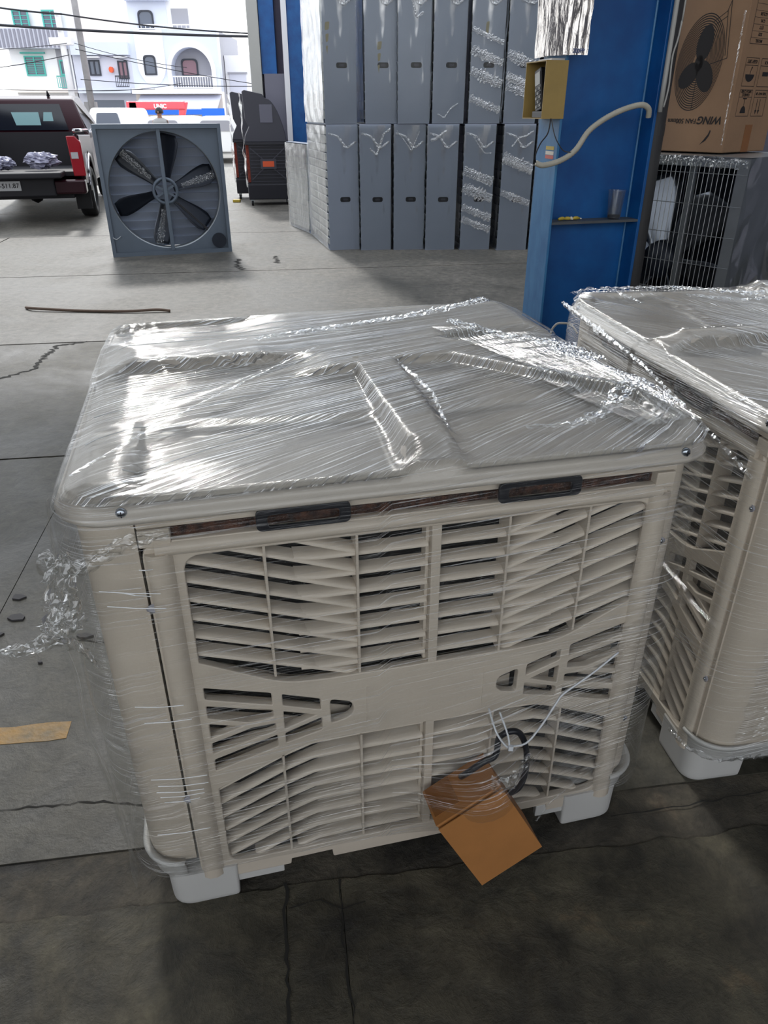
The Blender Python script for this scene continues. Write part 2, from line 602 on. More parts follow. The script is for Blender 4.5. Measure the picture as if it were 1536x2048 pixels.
slab(-6, -2.2, 3.52, 5.66, M['floor2'], seed=7, g=0.012)
slab(-2.2, 6, 3.52, 5.66, M['floor2'], seed=7, g=0.012)
slab(-14, 8, 5.66, 8.3, M['floor3'], seed=8, g=0.012)
slab(-14, -3.6, 8.3, 11.2, M['floor3'], seed=8, g=0.01)
slab(-3.6, 8, 8.3, 11.2, M['floor3'], seed=8, g=0.01)
slab(-16, 8, 11.2, 14.0, M['floor3'], seed=9, g=0.01)
slab(-16, 8, 14.0, 17.2, M['floor3'], seed=9, g=0.01)
for (a, b, c, d) in ((-16, -6, -3.2, 5.66), (6, 14, -3.2, 5.66), (-16, 14, -9, -3.2), (8, 14, 5.66, 14)):
    slab(a, b, c, d, M['floor2'], seed=11)
# worn yellow line
yl = MB()
r_ = random.Random(3)
pts_a, pts_b = [], []
for i in range(60):
    u = -3.6 + (2.94) * i / 59
    pts_a.append((u, 1.565 + r_.uniform(-0.004, 0.004)))
    pts_b.append((u, 1.632 + r_.uniform(-0.004, 0.004)))
yl.prism([fl(*p) for p in pts_a] + [fl(*p) for p in pts_b[::-1]], -0.002, 0.0012, 'z')
yl.build('yellow_line', M['yellow'], floor)['label'] = 'worn yellow painted floor line'
# cracks: thin jagged dark fillings
def crack(pts, wd, name='crack'):
    mb = MB()
    r2 = random.Random(int(pts[0][0] * 1000) & 255)
    L, Rr = [], []
    for i in range(len(pts) - 1):
        a, b = Vector(pts[i]), Vector(pts[i + 1])
        n = max(2, int((b - a).length / 0.02))
        d = (b - a).normalized(); nn = Vector((-d.y, d.x))
        for k in range(n):
            p = a.lerp(b, k / n) + nn * r2.uniform(-wd, wd) * 1.2
            h = wd * r2.uniform(0.25, 1.0)
            L.append(p + nn * h); Rr.append(p - nn * h)
    for i in range(len(L) - 1):
        o = len(mb.v)
        mb.v += [(L[i].x, L[i].y, 0.0015), (L[i + 1].x, L[i + 1].y, 0.0015), (Rr[i + 1].x, Rr[i + 1].y, 0.0015), (Rr[i].x, Rr[i].y, 0.0015)]
        mb.f.append((o, o + 1, o + 2, o + 3))
    mb.build(name, M['joint'], floor, recalc=False)
crack([(-2.6, 4.3), (-2.35, 4.75), (-2.4, 5.3), (-2.2, 5.42)], 0.02)
crack([(-1.1, 1.9), (-0.85, 1.86), (-0.6, 1.9)], 0.003)
crack([(-0.98, 1.22), (-0.7, 1.25), (-0.45, 1.215)], 0.003)
crack([(0.55, 1.2), (0.75, 1.235), (0.98, 1.28), (1.3, 1.3)], 0.003)
crack([fl(-0.075, 1.05), fl(-0.078, 0.9), fl(-0.070, 0.7), fl(-0.076, 0.2)], 0.004)
crack([fl(0.045, 1.04), fl(0.040, 0.9), fl(0.048, 0.75), fl(0.044, 0.2)], 0.003)
crack([fl(-0.07, 0.99), fl(0.0, 1.0), fl(0.045, 0.97), fl(0.12, 0.985)], 0.002)
crack([(-1.7, 8.9), (-1.62, 8.4), (-1.5, 8.2)], 0.03)
crack([(-1.3, 9.1), (-1.2, 8.6)], 0.03)
# street outside
rd = MB().box(-60, 40, 17.2, 64.8, -0.25, -0.06)
tag(rd.build('street', M['road']), 'bright concrete street outside the open workshop', kind='structure')

# ================================================================== WAREHOUSE SHELL
cg = MB().box(-13, 10, -4.5, 2.8, 5.2, 5.3).box(-13, 10, 4.0, 6.0, 5.2, 5.3).box(6, 10, 2.8, 4.0, 5.2, 5.3).box(5, 10, 6.0, 8.2, 5.2, 5.3)  # roof out of view, its gaps placed to light lid, stack and floor
cg.box(-0.6, 10, 9.6, 17.0, 5.2, 5.3).box(-13, -0.9, 8.4, 10.6, 5.2, 5.3)
tag(cg.build('ceiling', M['roof']), 'unseen sheet metal workshop roof with gaps shaped for the light', kind='structure')
tag(MB().box(-8.2, -8, -4.5, 6.5, 0.0, 5.2).build('wall_left_light_block', M['shut_l']), 'unseen grey wall added at the left to block light', kind='structure')  # added out of view to cut light from the open left side
tag(MB().box(-8, 6.5, -4.7, -4.5, 0.0, 1.5).build('wall_front_light_block', M['shut_l']), 'unseen low grey wall added behind the camera to cut light', kind='structure')  # added out of view to dim the light on the cooler front
tag(MB().box(6.5, 6.7, -4.5, 17.0, 0.0, 5.2).build('wall_right', M['shut_l']), 'grey side wall of the workshop', kind='structure')
rw = tag(MB().box(-2.34, 0.6, 16.6, 16.75, 0.0, 5.2).build('wall_back', M['board']), 'dark wall panel beside the workshop entrance', kind='structure')
MB().box(0.6, 6.5, 16.6, 16.75, 0.0, 5.2).build('wall_panel', M['shut_l'], rw)
tr = MB().box(-2.55, -2.34, 16.4, 16.7, 0.0, 5.2).build('trim_1', M['conduit'])
tag(tr, 'pale green-grey door jamb at the entrance', kind='structure')
lp = MB().box(-2.28, -1.85, 16.3, 16.58, 0.0, 2.15).build('lower_board', M['shut_l'], rw)
MB().box(-2.33, -2.05, 16.45, 16.58, 2.15, 5.1).build('blue_strip', M['blue'], rw)

# ================================================================== COOLER
CW, CD = 1.13, 1.03
def rrect(x0, x1, y0, y1, r, n=8, per=14):
    """rounded rectangle loop, starting at front-left, going +x; evenly subdivided sides"""
    out = []
    corners = [((x1 - r, y0 + r), -90), ((x1 - r, y1 - r), 0), ((x0 + r, y1 - r), 90), ((x0 + r, y0 + r), 180)]
    arcs = []
    for (cx, cy), a0 in corners:
        arcs.append([(cx + r * math.cos(R(a0 + 90 * k / n)), cy + r * math.sin(R(a0 + 90 * k / n))) for k in range(n + 1)])
    prev = arcs[3][-1]
    for a in arcs:
        p0, p1 = prev, a[0]
        for k in range(1, per):
            t = k / per
            out.append((p0[0] * (1 - t) + p1[0] * t, p0[1] * (1 - t) + p1[1] * t))
        out += a
        prev = a[-1]
    return out

def sm(a, b, x):
    t = max(0.0, min(1.0, (x - a) / (b - a)))
    return t * t * (3 - 2 * t)

def inside(poly, x, y):
    """max of signed half-plane distances, negative inside (convex, counter clockwise)"""
    d = -9
    n = len(poly)
    for i in range(n):
        x0, y0 = poly[i]; x1, y1 = poly[(i + 1) % n]
        l = math.hypot(x1 - x0, y1 - y0)
        d = max(d, ((x - x0) * (y1 - y0) - (y - y0) * (x1 - x0)) / l)
    return d
POCK = [
    [(0.640, -0.3), (1.16, -0.3), (1.075, 0.17), (0.780, 0.505), (0.655, 0.505)],
    [(0.05, -0.3), (0.545, -0.3), (0.560, 0.475), (0.42, 0.475), (0.11, 0.17)],
    [(0.80, 0.66), (1.13, 0.30), (1.5, 0.30), (1.5, 0.62), (1.05, 0.72)],
    [(-0.4, 0.27), (0.10, 0.27), (0.42, 0.574), (-0.4, 0.574)],
]
XCL = 0.60
def lid_h(x, y):
    mk = 1.0
    for p in POCK:
        mk = min(mk, sm(-0.010, 0.006, inside(p, x, y)))
    if y < 0.60:
        mk *= 1 - 0.75 * (1 - sm(0.40, 0.52, x)) * (1 - sm(0.572, 0.584, y))
    z = 0.995 + 0.028 * mk + 0.012 * (1 - sm(0.30, 0.44, x)) * sm(0.572, 0.584, y) * (1 - sm(0.60, 0.9, y))
    z -= 0.010 * (1 - mk) * (1 - sm(0.205, 0.225, y - 0.10 * abs(x - XCL))) * (1 if 0.12 < x < 1.06 else 0)
    # left rear field falls like a saw tooth towards the back rim
    f = (1 - sm(0.28, 0.46, x)) * sm(0.60, 0.66, y) * (1 - sm(0.965, 0.985, y))
    z -= 0.034 * f * sm(0.60, 0.97, y)
    # rounded outer edge
    e = min(x, CW - x, y, CD - y)
    z = min(z, 1.018 - 0.03 * (1 - sm(0.0, 0.10, e)) + 0.012 * mk)
    return z

def cooler_lid(parent):
    base = rrect(0, CW, 0, CD, 0.085, 8, 64)
    n = len(base)
    cx, cy = CW / 2, CD / 2
    def off(loop, d):
        out = []
        for i, (x, y) in enumerate(loop):
            a, b = loop[i - 1], loop[(i + 1) % n]
            tx, ty = b[0] - a[0], b[1] - a[1]
            l = math.hypot(tx, ty) or 1
            out.append((x + ty / l * d, y - tx / l * d))
        return out
    mb = MB()
    rings = []
    for d, z in ((-0.012, 0.957), (0.000, 0.951), (0.010, 0.953), (0.012, 0.960), (0.006, 0.965), (0.001, 0.971), (-0.002, 0.982)):
        rings.append([(x, y, z) for x, y in off(base, d)])
    for d, dz in ((-0.004, -0.012), (-0.009, -0.004)):
        lo = off(base, d)
        rings.append([(x, y, lid_h(x, y) + dz) for x, y in lo])
    lo = off(base, -0.014)
    K = 120
    for k in range(K):
        s = 1 - k / K
        rings.append([(cx + (x - cx) * s, cy + (y - cy) * s, lid_h(cx + (x - cx) * s, cy + (y - cy) * s)) for x, y in lo])
    for rg in rings:
        mb.v += rg
    m_ = len(rings)
    for j in range(m_ - 1):
        for i in range(n):
            i2 = (i + 1) % n
            mb.f.append((j * n + i, j * n + i2, (j + 1) * n + i2, (j + 1) * n + i))
    mb.v.append((cx, cy, lid_h(cx, cy)))
    c = len(mb.v) - 1
    for i in range(n):
        mb.f.append(((m_ - 1) * n + i, (m_ - 1) * n + (i + 1) % n, c))
    o = mb.build('lid', M['lid'], parent, smooth=True)
    return o

XC = 0.597      # centre of the grille
def mir(pts):
    return [(2 * XC - x, z) for x, z in pts][::-1]
RIBS = (0.306, 0.464, 0.744, 0.900)

def grille(parent):
    outer = round_poly([(0.116, 0.064), (0.30, 0.064), (0.302, 0.080), (0.395, 0.082), (0.397, 0.060), (0.800, 0.060), (0.802, 0.084), (0.900, 0.084), (0.902, 0.064), (1.052, 0.064), (1.052, 0.902), (0.116, 0.902)],
                       [0.05, 0.002, 0.002, 0.002, 0.002, 0.002, 0.002, 0.002, 0.002, 0.05, 0.03, 0.03])
    up = round_poly([(0.173, 0.648), (0.320, 0.572), (0.40, 0.566), (0.794, 0.566), (0.874, 0.572), (1.021, 0.648), (1.021, 0.874), (0.173, 0.874)],
                    [0.004, 0.05, 0.03, 0.03, 0.05, 0.004, 0.035, 0.035])
    low = round_poly([(0.173, 0.105), (1.021, 0.105), (1.021, 0.332), (0.900, 0.384), (0.835, 0.415), (0.359, 0.415), (0.294, 0.388), (0.173, 0.332)],
                     [0.035, 0.035, 0.004, 0.03, 0.03, 0.03, 0.03, 0.004])
    holes = [up, low]
    band = [
        ([(0.173, 0.562), (0.297, 0.522), (0.297, 0.556), (0.173, 0.594)], 0.006),
        ([(0.173, 0.516), (0.250, 0.488), (0.297, 0.492), (0.297, 0.514), (0.173, 0.550)], 0.006),
        ([(0.173, 0.464), (0.242, 0.484), (0.173, 0.506)], 0.006),
        ([(0.173, 0.424), (0.300, 0.458), (0.300, 0.480), (0.252, 0.478), (0.173, 0.455)], 0.006),
        ([(0.173, 0.378), (0.301, 0.416), (0.301, 0.450), (0.173, 0.412)], 0.006),
        ([(0.312, 0.518), (0.388, 0.490), (0.388, 0.522), (0.312, 0.550)], 0.006),
        ([(0.312, 0.456), (0.382, 0.482), (0.312, 0.508)], 0.006),
        ([(0.312, 0.420), (0.389, 0.440), (0.389, 0.476), (0.312, 0.450)], 0.006),
        ([(0.402, 0.450), (0.440, 0.460), (0.452, 0.474), (0.449, 0.502), (0.402, 0.518)], 0.012),
    ]
    for p, r in band:
        holes.append(round_poly(p, r, 3))
        holes.append(round_poly(mir(p), r, 3))
    me = curve_plate([outer] + holes, 0.018, 0.0022, 2)
    fr = mesh_obj('grille_frame', me, M['plastic'], parent, stand(0.014, 0.018))
    auto_smooth(fr, 40)
    # inner walls of the mid-band openings sit on a shallow tray with dark slits behind
    for p, r in band:
        for q in (p, mir(p)):
            h_ = max(a[1] for a in q) - min(a[1] for a in q)
            MB().prism([(a, b - 0.051) for a, b in q], 0.056, 0.058, 'y').build('inner_louver', M['slat'], fr)
    for q in ([(0.168, 0.628), (0.168, 0.600), (0.33, 0.53), (0.598, 0.53), (0.598, 0.548), (0.40, 0.548), (0.335, 0.555)],):
        for p in (q, [(2 * XC + 0.012 - a, b) for a, b in q][::-1]):
            MB().prism(p, 0.056, 0.058, 'y').build('sill_panel', M['slat'], fr)
    # raised name plate outline on the middle band
    for x0, x1, z0, z1 in ((0.475, 0.4768, 0.430, 0.535), (0.715, 0.7168, 0.430, 0.535)):
        MB().box(x0, x1, 0.0130, 0.0160, z0, z1).build('name_plate_edge', M['plastic'], fr)
    # rounded side rolls of the frame
    for x in (0.138, 1.034):
        roll = MB()
        prof = [(-0.021, 0.016), (-0.018, 0.007), (-0.008, 0.001), (0.008, 0.001), (0.019, 0.007), (0.024, 0.016)]
        roll.prism([(x + a, b) for a, b in prof], 0.085, 0.885, 'z')
        auto_smooth(roll.build('side_roll', M['plastic'], fr), 50)
    tr_ = MB()
    tr_.prism([(0.016, 0.878), (0.006, 0.882), (0.003, 0.890), (0.006, 0.899), (0.016, 0.903)], 0.135, 1.035, 'x')
    auto_smooth(tr_.build('top_roll', M['plastic'], fr), 50)
    # ribs
    for x in RIBS:
        b = MB()
        for z0, z1 in ((0.568, 0.872), (0.107, 0.405)):
            if x in (0.306, 0.900):
                z0 = 0.59 if z0 > 0.5 else z0
                z1 = min(z1, 0.385) if z1 < 0.5 else z1
            b.box(x - 0.0022, x + 0.0022, 0.017, 0.062, z0, z1)
        b.build('rib', M['plastic'], fr)
    b = MB()
    for z0, z1 in ((0.567, 0.876), (0.100, 0.416)):
        b.box(XC + 0.001, XC + 0.019, 0.016, 0.060, z0, z1)
        b.prism([(XC - 0.006, z0), (XC + 0.001, z0), (XC + 0.001, z1), (XC - 0.006, z1)], 0.030, 0.058, 'y')
    b.build('centre_bar', M['plastic'], fr, bevel=0.0015)

def slat_path(kind, k):
    """lip line (x, z) for half slats on the left of the centre"""
    if kind == 'diag':
        z0 = 0.863 - 0.0388 * k
        return [(0.168, z0), (0.462, z0 - 0.104)]
    if kind == 'up':
        z0 = 0.832 - 0.0402 * k          # level run
        return [(0.355, z0 + 0.006), (0.40, z0 + 0.001), (0.464, z0), (0.594, z0)]
    z0 = 0.368 - 0.0405 * k
    return [(0.168, z0 - 0.088), (0.306, z0 - 0.024), (0.365, z0 - 0.003), (0.464, z0), (0.594, z0)]

def make_slat(kind, k, side, parent):
    lip = slat_path(kind, k)
    prof = [(0.0, -0.0055, 0.0), (0.0, -0.002, 0.0), (0.003, 0.0015, 0.1), (0.012, 0.004, 0.4), (0.030, 0.0045, 1.0), (0.030, 0.0022, 1.0), (0.004, -0.0055, 0.0)]
    dy0 = 0.022 if kind != 'up' else 0.0235
    # clip lip line to the window outline
    def zlim(x):
        if kind != 'low':
            lo = 0.648 - (x - 0.173) * (0.076 / 0.147) if x < 0.320 else 0.567
            return lo, 0.874
        hi = 0.332 + (x - 0.173) * 0.46 if x < 0.30 else 0.39 + (x - 0.30) * 0.4 if x < 0.36 else 0.415
        return 0.105, hi
    xa, xb = lip[0][0], lip[-1][0]
    xs = [xa + (xb - xa) * i / 28 for i in range(29)]
    def zz(x):
        for (x0, z0), (x1, z1) in zip(lip, lip[1:]):
            if x <= x1 + 1e-9:
                return z0 + (z1 - z0) * (x - x0) / (x1 - x0)
        return lip[-1][1]
    run = []
    for x in xs:
        z = zz(x)
        lo, hi = zlim(x)
        run.append((x, z, lo - 0.004 < z < hi + 0.006))
    segs, cur = [], []
    for x, z, ok in run:
        if ok:
            cur.append((x, z))
        elif cur:
            segs.append(cur); cur = []
    if cur:
        segs.append(cur)
    mb = MB()
    for sg in segs:
        if len(sg) < 2:
            continue
        vs, fs = [], []
        m_ = len(prof)
        for x, z in sg:
            for dy, dz, t in prof:
                xx = x
                # the rear edge bends earlier than the lip, so the slat twists where it changes direction
                zr = zz(min(max(x - 0.02 * t, xa), xb)) if kind == 'low' and 0.2 < x < 0.56 else z
                zz_ = z * (1 - t) + zr * t + dz
                xm = xx if side < 0 else 2 * XC + 0.012 - xx
                vs.append((xm, dy0 + dy, zz_))
        for i in range(len(sg) - 1):
            for j in range(m_):
                j2 = (j + 1) % m_
                fs.append((i * m_ + j, (i + 1) * m_ + j, (i + 1) * m_ + j2, i * m_ + j2))
        fs.append(tuple(range(m_)))
        fs.append(tuple(range((len(sg) - 1) * m_, len(sg) * m_))[::-1])
        mb.add(vs, fs)
    if mb.v:
        auto_smooth(mb.build('louver_slat', M['slat'], parent), 50)

def build_cooler(name, loc, rz, label, group):
    t = empty(name, loc, rz, label, 'air cooler', group)
    # cabinet: side and back walls with rounded front pillars, open at the front
    out = [(0.1085, 0.022)] + [(0.012 + 0.075 - 0.075 * math.sin(R(a)), 0.022 + 0.075 - 0.075 * math.cos(R(a))) for a in range(0, 91, 10)]
    out += [(0.012, 1.0), (1.118, 1.0)]
    out += [(1.118 - 0.075 + 0.075 * math.sin(R(a)), 0.022 + 0.075 - 0.075 * math.cos(R(a))) for a in range(90, -1, -10)]
    out += [(1.066, 0.022)]
    inn = [(1.066, 0.05), (1.09, 0.08), (1.09, 0.97), (0.04, 0.97), (0.04, 0.08), (0.1085, 0.05)]
    auto_smooth(MB().prism(out + inn, 0.134, 0.955, 'z').build('cabinet', M['plastic'], t), 40)
    hd = MB().box(0.112, 1.060, 0.012, 0.060, 0.931, 0.955)
    hd.box(0.112, 0.162, 0.012, 0.060, 0.896, 0.927)
    hd.box(1.022, 1.060, 0.012, 0.060, 0.896, 0.927)
    hd.build('header_panel', M['plastic'], t, bevel=0.002)
    MB().box(0.09, 1.08, 0.085, 0.16, 0.14, 0.95).build('cooling_pad', M['dark'], t)  # near-black colour stands for the shade behind the louvres
    MB().box(0.155, 1.03, 0.030, 0.075, 0.900, 0.921).build('pad_top', M['pad'], t)
    grille(t)
    for k in range(-3, 7):
        for s in (-1, 1):
            if k < 6:
                make_slat('diag', k, s, t)
            make_slat('up', k, s, t)
    for k in range(-2, 8):
        for s in (-1, 1):
            make_slat('low', k, s, t)
    cooler_lid(t)
    # black pull handles over the pad slot
    for x0 in (0.298, 0.710):
        x1 = x0 + 0.152
        loop = round_poly([(x0, 0.912), (x1, 0.912), (x1, 0.948), (x0, 0.948)], 0.010, 4)
        hole = round_poly([(x0 + 0.016, 0.917), (x1 - 0.016, 0.917), (x1 - 0.016, 0.940), (x0 + 0.016, 0.940)], 0.008, 4)
        mesh_obj('handle', curve_plate([loop, hole], 0.007, 0.0012), M['black_plastic'], t, stand(-0.004, 0.007))
    for x in (0.098, 1.060):
        T = Matrix.Translation((x, -0.002, 0.970)) @ Matrix.Rotation(R(90), 4, 'X')
        s_ = MB().lathe([(0.0001, -0.004), (0.009, -0.004), (0.009, 0.0), (0.0075, 0.002), (0.006, 0.0035), (0.0001, 0.0045)], 14, T)
        o = s_.build('screw', M['screw'], t, smooth=True)
        MB().box(x - 0.005, x + 0.005, -0.0072, -0.0062, 0.9692, 0.9708).box(x - 0.0008, x + 0.0008, -0.0073, -0.0062, 0.965, 0.975).build('screw_slot', M['black_plastic'], o)
    for x, z in ((0.124, 0.78), (0.124, 0.32), (1.047, 0.78), (1.047, 0.32)):
        T = Matrix.Translation((x, 0.014, z)) @ Matrix.Rotation(R(90), 4, 'X') @ Matrix.Diagonal((1.9, 1.0, 1, 1))
        MB().lathe([(0.0001, -0.003), (0.008, -0.003), (0.010, 0.0025), (0.007, 0.0028), (0.0001, -0.0005)], 16, T).build('screw_recess', M['shade_wall'], t, smooth=True)
        T = Matrix.Translation((x + 0.009, 0.011, z)) @ Matrix.Rotation(R(90), 4, 'X')
        MB().lathe([(0.0001, -0.002), (0.004, -0.002), (0.004, 0.002), (0.0001, 0.003)], 10, T).build('side_screw', M['screw'], t, smooth=True)
    # base tray with flange
    lo = rrect(0.006, CW - 0.006, 0.002, CD, 0.080, 8, 2)
    mb = MB()
    n = len(lo)
    cx, cy = CW / 2, CD / 2
    prof = [(-0.03, 0.075), (-0.010, 0.095), (-0.006, 0.130), (-0.003, 0.138), (0.004, 0.144), (0.006, 0.151), (0.002, 0.155), (-0.006, 0.151), (-0.012, 0.140), (-0.03, 0.140)]
    for d, z in prof:
        for i, (x, y) in enumerate(lo):
            a, b = lo[i - 1], lo[(i + 1) % n]
            tx, ty = b[0] - a[0], b[1] - a[1]
            l = math.hypot(tx, ty) or 1
            # the front edge is cut away under the grille
            mb.v.append((x + ty / l * d, y - tx / l * d, z))
    m_ = len(prof)
    for j in range(m_ - 1):
        for i in range(n):
            i2 = (i + 1) % n
            pa, pb = lo[i], lo[i2]
            if pa[1] < 0.006 and pb[1] < 0.006 and 0.125 < (pa[0] + pb[0]) / 2 < 1.04:
                continue
            mb.f.append((j * n + i, j * n + i2, (j + 1) * n + i2, (j + 1) * n + i))
    mb.f.append(tuple(range(n))[::-1])
    tray = mb.build('base_tray', M['base_plastic'], t, smooth=True)
    sol = tray.modifiers.new('s', 'SOLIDIFY')
    sol.thickness = 0.004
    for xa, xb, za in ((0.150, 0.286, 0.040), (0.875, 1.000, 0.045)):
        MB().box(xa, xb, 0.016, 0.030, za, 0.080).build('skirt', M['base_plastic'], tray, bevel=0.002)
    # feet
    for fx, sx in ((0.042, 1), (CW - 0.042, -1)):
        for fy, sy in ((0.010, 1), (CD - 0.045, -1)):
            lp_ = round_poly([(fx, fy), (fx + sx * 0.145, fy), (fx + sx * 0.145, fy + sy * 0.15), (fx, fy + sy * 0.15)], [0.05, 0.008, 0.008, 0.008], 8)
            f_ = MB()
            n2 = len(lp_)
            cxx, cyy = fx + sx * 0.07, fy + sy * 0.07
            lv = [(0.95, 0.0), (0.99, 0.005), (1.0, 0.015), (1.02, 0.10)]
            for s_, z in lv:
                f_.v += [(cxx + (a - cxx) * s_, cyy + (b - cyy) * s_, z) for a, b in lp_]
            for j in range(len(lv) - 1):
                for i in range(n2):
                    f_.f.append((j * n2 + i, j * n2 + (i + 1) % n2, (j + 1) * n2 + (i + 1) % n2, (j + 1) * n2 + i))
            f_.f.append(tuple(range(n2))[::-1]); f_.f.append(tuple(range((len(lv) - 1) * n2, len(lv) * n2)))
            auto_smooth(f_.build('foot', M['base_plastic'], t), 50)
    return t

# --- stretch film --------------------------------------------------
def film_shell(parent, seed, bulges, zbot, top_mat, side_mat, sag=0.42, slack=None):
    """film draped over the lid (top) and wrapped round the sides, as two pieces of one wrap"""
    base = rrect(0, CW, 0, CD, 0.085, 8, 40)
    n = len(base)
    cx, cy = CW / 2, CD / 2
    nv = Vector((seed * 3.1, seed * 1.7, 0))
    def wr(x, y):
        # stretch wrinkles that fan out from the lid corners, plus slow undulation
        v = 0.0
        for (px, py, q) in ((0.02, 0.02, 0.004), (1.11, 0.03, 0.004), (0.02, 1.0, 0.005), (1.1, 1.0, 0.004)):
            d = math.hypot(x - px, y - py)
            an = math.atan2(y - py, x - px)
            v += 0.5 * q * math.exp(-d * 2.2) * abs(mn.noise(Vector((an * 16, d * 1.2, px * 7 + seed)))) * min(1, d * 8)
        v += 0.0016 * abs(mn.noise(Vector((x * 2.0 + y * 1.0, y * 40 - x * 6, seed))))
        v += 0.004 * max(0.0, mn.noise(Vector((x * 2.2, y * 2.2, seed + 4))))
        return v
    def zt(x, y):
        h = lid_h(x, y)
        e = min(x, CW - x, y, CD - y)
        top = 1.020 - 0.022 * (1 - sm(0, 0.10, e))
        return h + max(0.0, top - h) * sag + 0.003 + wr(x, y) * sm(-0.02, 0.05, e)
    mb = MB(); mb.uv = {}
    K = 70
    lo = base
    for k in range(K + 1):
        s = 1.012 - 1.0 * k / K
        s = max(s, 0.0)
        for (x, y) in lo:
            X, Y = cx + (x - cx) * s, cy + (y - cy) * s
            z = zt(X, Y)
            if k == 0:
                z -= 0.010
            idx = len(mb.v)
            mb.v.append((X, Y, z))
            dx, dy = 3.2 - X, 1.45 - Y
            mb.uv[idx] = (math.hypot(dx, dy), math.atan2(dy, dx) * 2.9)
    for j in range(K):
        for i in range(n):
            i2 = (i + 1) % n
            mb.f.append((j * n + i, j * n + i2, (j + 1) * n + i2, (j + 1) * n + i))
    o1 = mb.build('top_film', top_mat, parent, smooth=True, recalc=False)
    def pf(u, v):
        a = Vector((0.80, 0.72)).lerp(Vector((1.00, 0.06)), u)
        b = Vector((1.125, 0.66)).lerp(Vector((1.125, 0.06)), u)
        p = a.lerp(b, v)
        return (p.x, p.y, zt(p.x, p.y) + 0.003)
    MB().grid(pf, 90, 40, lambda u, v: (u * 0.6, v * 0.28 + u * 0.02)).build('top_film', top_mat, parent, smooth=True, recalc=False)
    # side wrap
    mb = MB(); mb.uv = {}
    J = 60
    per = [0.0]
    for i in range(1, n + 1):
        a, b = base[i - 1], base[i % n]
        per.append(per[-1] + math.hypot(b[0] - a[0], b[1] - a[1]))
    for j in range(J + 1):
        t = j / J
        for i in range(n + 1):
            x, y = base[i % n]
            a, b = base[(i - 1) % n], base[(i + 1) % n]
            tx, ty = b[0] - a[0], b[1] - a[1]
            l = math.hypot(tx, ty) or 1
            nx, ny = ty / l, -tx / l
            zb = zbot + 0.02 * mn.noise(Vector((per[i % n] * 2, seed, 3)))
            z = 0.992 * (1 - t) + zb * t
            d = 0.001 + 0.014 * sm(0.0, 0.04, t)
            d += 0.006 * abs(mn.noise(Vector((per[i % n] * 1.5, z * 4, seed + 9)))) * sm(0.02, 0.15, t)
            d += 0.0012 * mn.noise(Vector((per[i % n] * 4, z * 30, seed + 2))) * sm(0.02, 0.1, t)
            for (bx_, bz, rx, rz_, amp, face) in bulges:
                if (face == 'f' and ny < -0.5) or (face == 'l' and nx < -0.3):
                    c = x if face == 'f' else y
                    d += amp * math.exp(-((c - bx_) / rx) ** 2 - ((z - bz) / rz_) ** 2)
            idx = len(mb.v)
            mb.v.append((x + nx * d, y + ny * d, z))
            sl = 0.12 if x < 0.5 else 0.28
            mb.uv[idx] = (per[i if i <= n else 0], z - sl * per[i] * (1 if 0 else 1) * (0.6 if z < 0.5 else 0.25))
    for j in range(J):
        for i in range(n):
            a = j * (n + 1) + i
            mb.f.append((a, a + 1, a + n + 2, a + n + 1))
    o2 = mb.build('side_film', side_mat, parent, smooth=True, recalc=False)
    return o1, o2

def crumple(name, parent, pts, width, m, seed=0, amp=0.012, nl=60, nw=7, up=(0, 0, 1), flat=0.0):
    """a bunched ribbon of film following pts"""
    P = [Vector(p) for p in pts]
    L = [0.0]
    for a, b in zip(P, P[1:]):
        L.append(L[-1] + (b - a).length)
    tot = L[-1]
    def at(s):
        s *= tot
        for i in range(len(P) - 1):
            if s <= L[i + 1] + 1e-9:
                t = (s - L[i]) / (L[i + 1] - L[i])
                return P[i].lerp(P[i + 1], t), (P[i + 1] - P[i]).normalized()
        return P[-1], (P[-1] - P[-2]).normalized()
    U = Vector(up)
    wmax = max(width) if isinstance(width, (list, tuple)) else width
    nl = max(12, min(220, int(tot / 0.0045)))
    nw = max(3, min(26, int(wmax / 0.0045)))
    fq = tot * 70
    amp = amp * 0.8
    ws = width if isinstance(width, (list, tuple)) else (width, width)
    def fn(u, v):
        p, d = at(u)
        sd_ = d.cross(U).normalized()
        wv = ws[0] + (ws[1] - ws[0]) * u
        wv *= 0.6 + 0.7 * abs(mn.noise(Vector((u * 9, seed, 1))))
        q = p + sd_ * (v - 0.5) * wv
        fv = wmax * 70
        nn = Vector((mn.noise(Vector((u * fq, v * fv, seed))), mn.noise(Vector((u * fq, v * fv, seed + 5))), mn.noise(Vector((u * fq, v * fv, seed + 11))) + 0.5 * mn.noise(Vector((u * fq * 2.3, v * fv * 2.3, seed + 3)))))
        q += nn * amp
        q += U * amp * (0.6 + 0.8 * (1 - abs(v - 0.5) * 2)) * (1 - flat)
        return q
    mb = MB().grid(fn, nl, nw, lambda u, v: (u * tot, v * 0.1))
    return mb.build(name, m, parent, recalc=False)

C1 = (-0.494, 0.949, 0.0); Y1 = 0.232
c1 = build_cooler('evaporative_air_cooler', C1, Y1, 'off-white louvred evaporative air cooler in clear film, nearest, with small carton hanging on its grille', 'film wrapped evaporative air coolers')
# second cooler: copy of the first and of all its parts
c2 = copy_tree(c1)
c2.location = (0.587, 2.375, 0.0)
c2.rotation_euler = (0, 0, -1.415)
c2['label'] = 'off-white evaporative air cooler in film at the right edge, standing behind the nearest one'

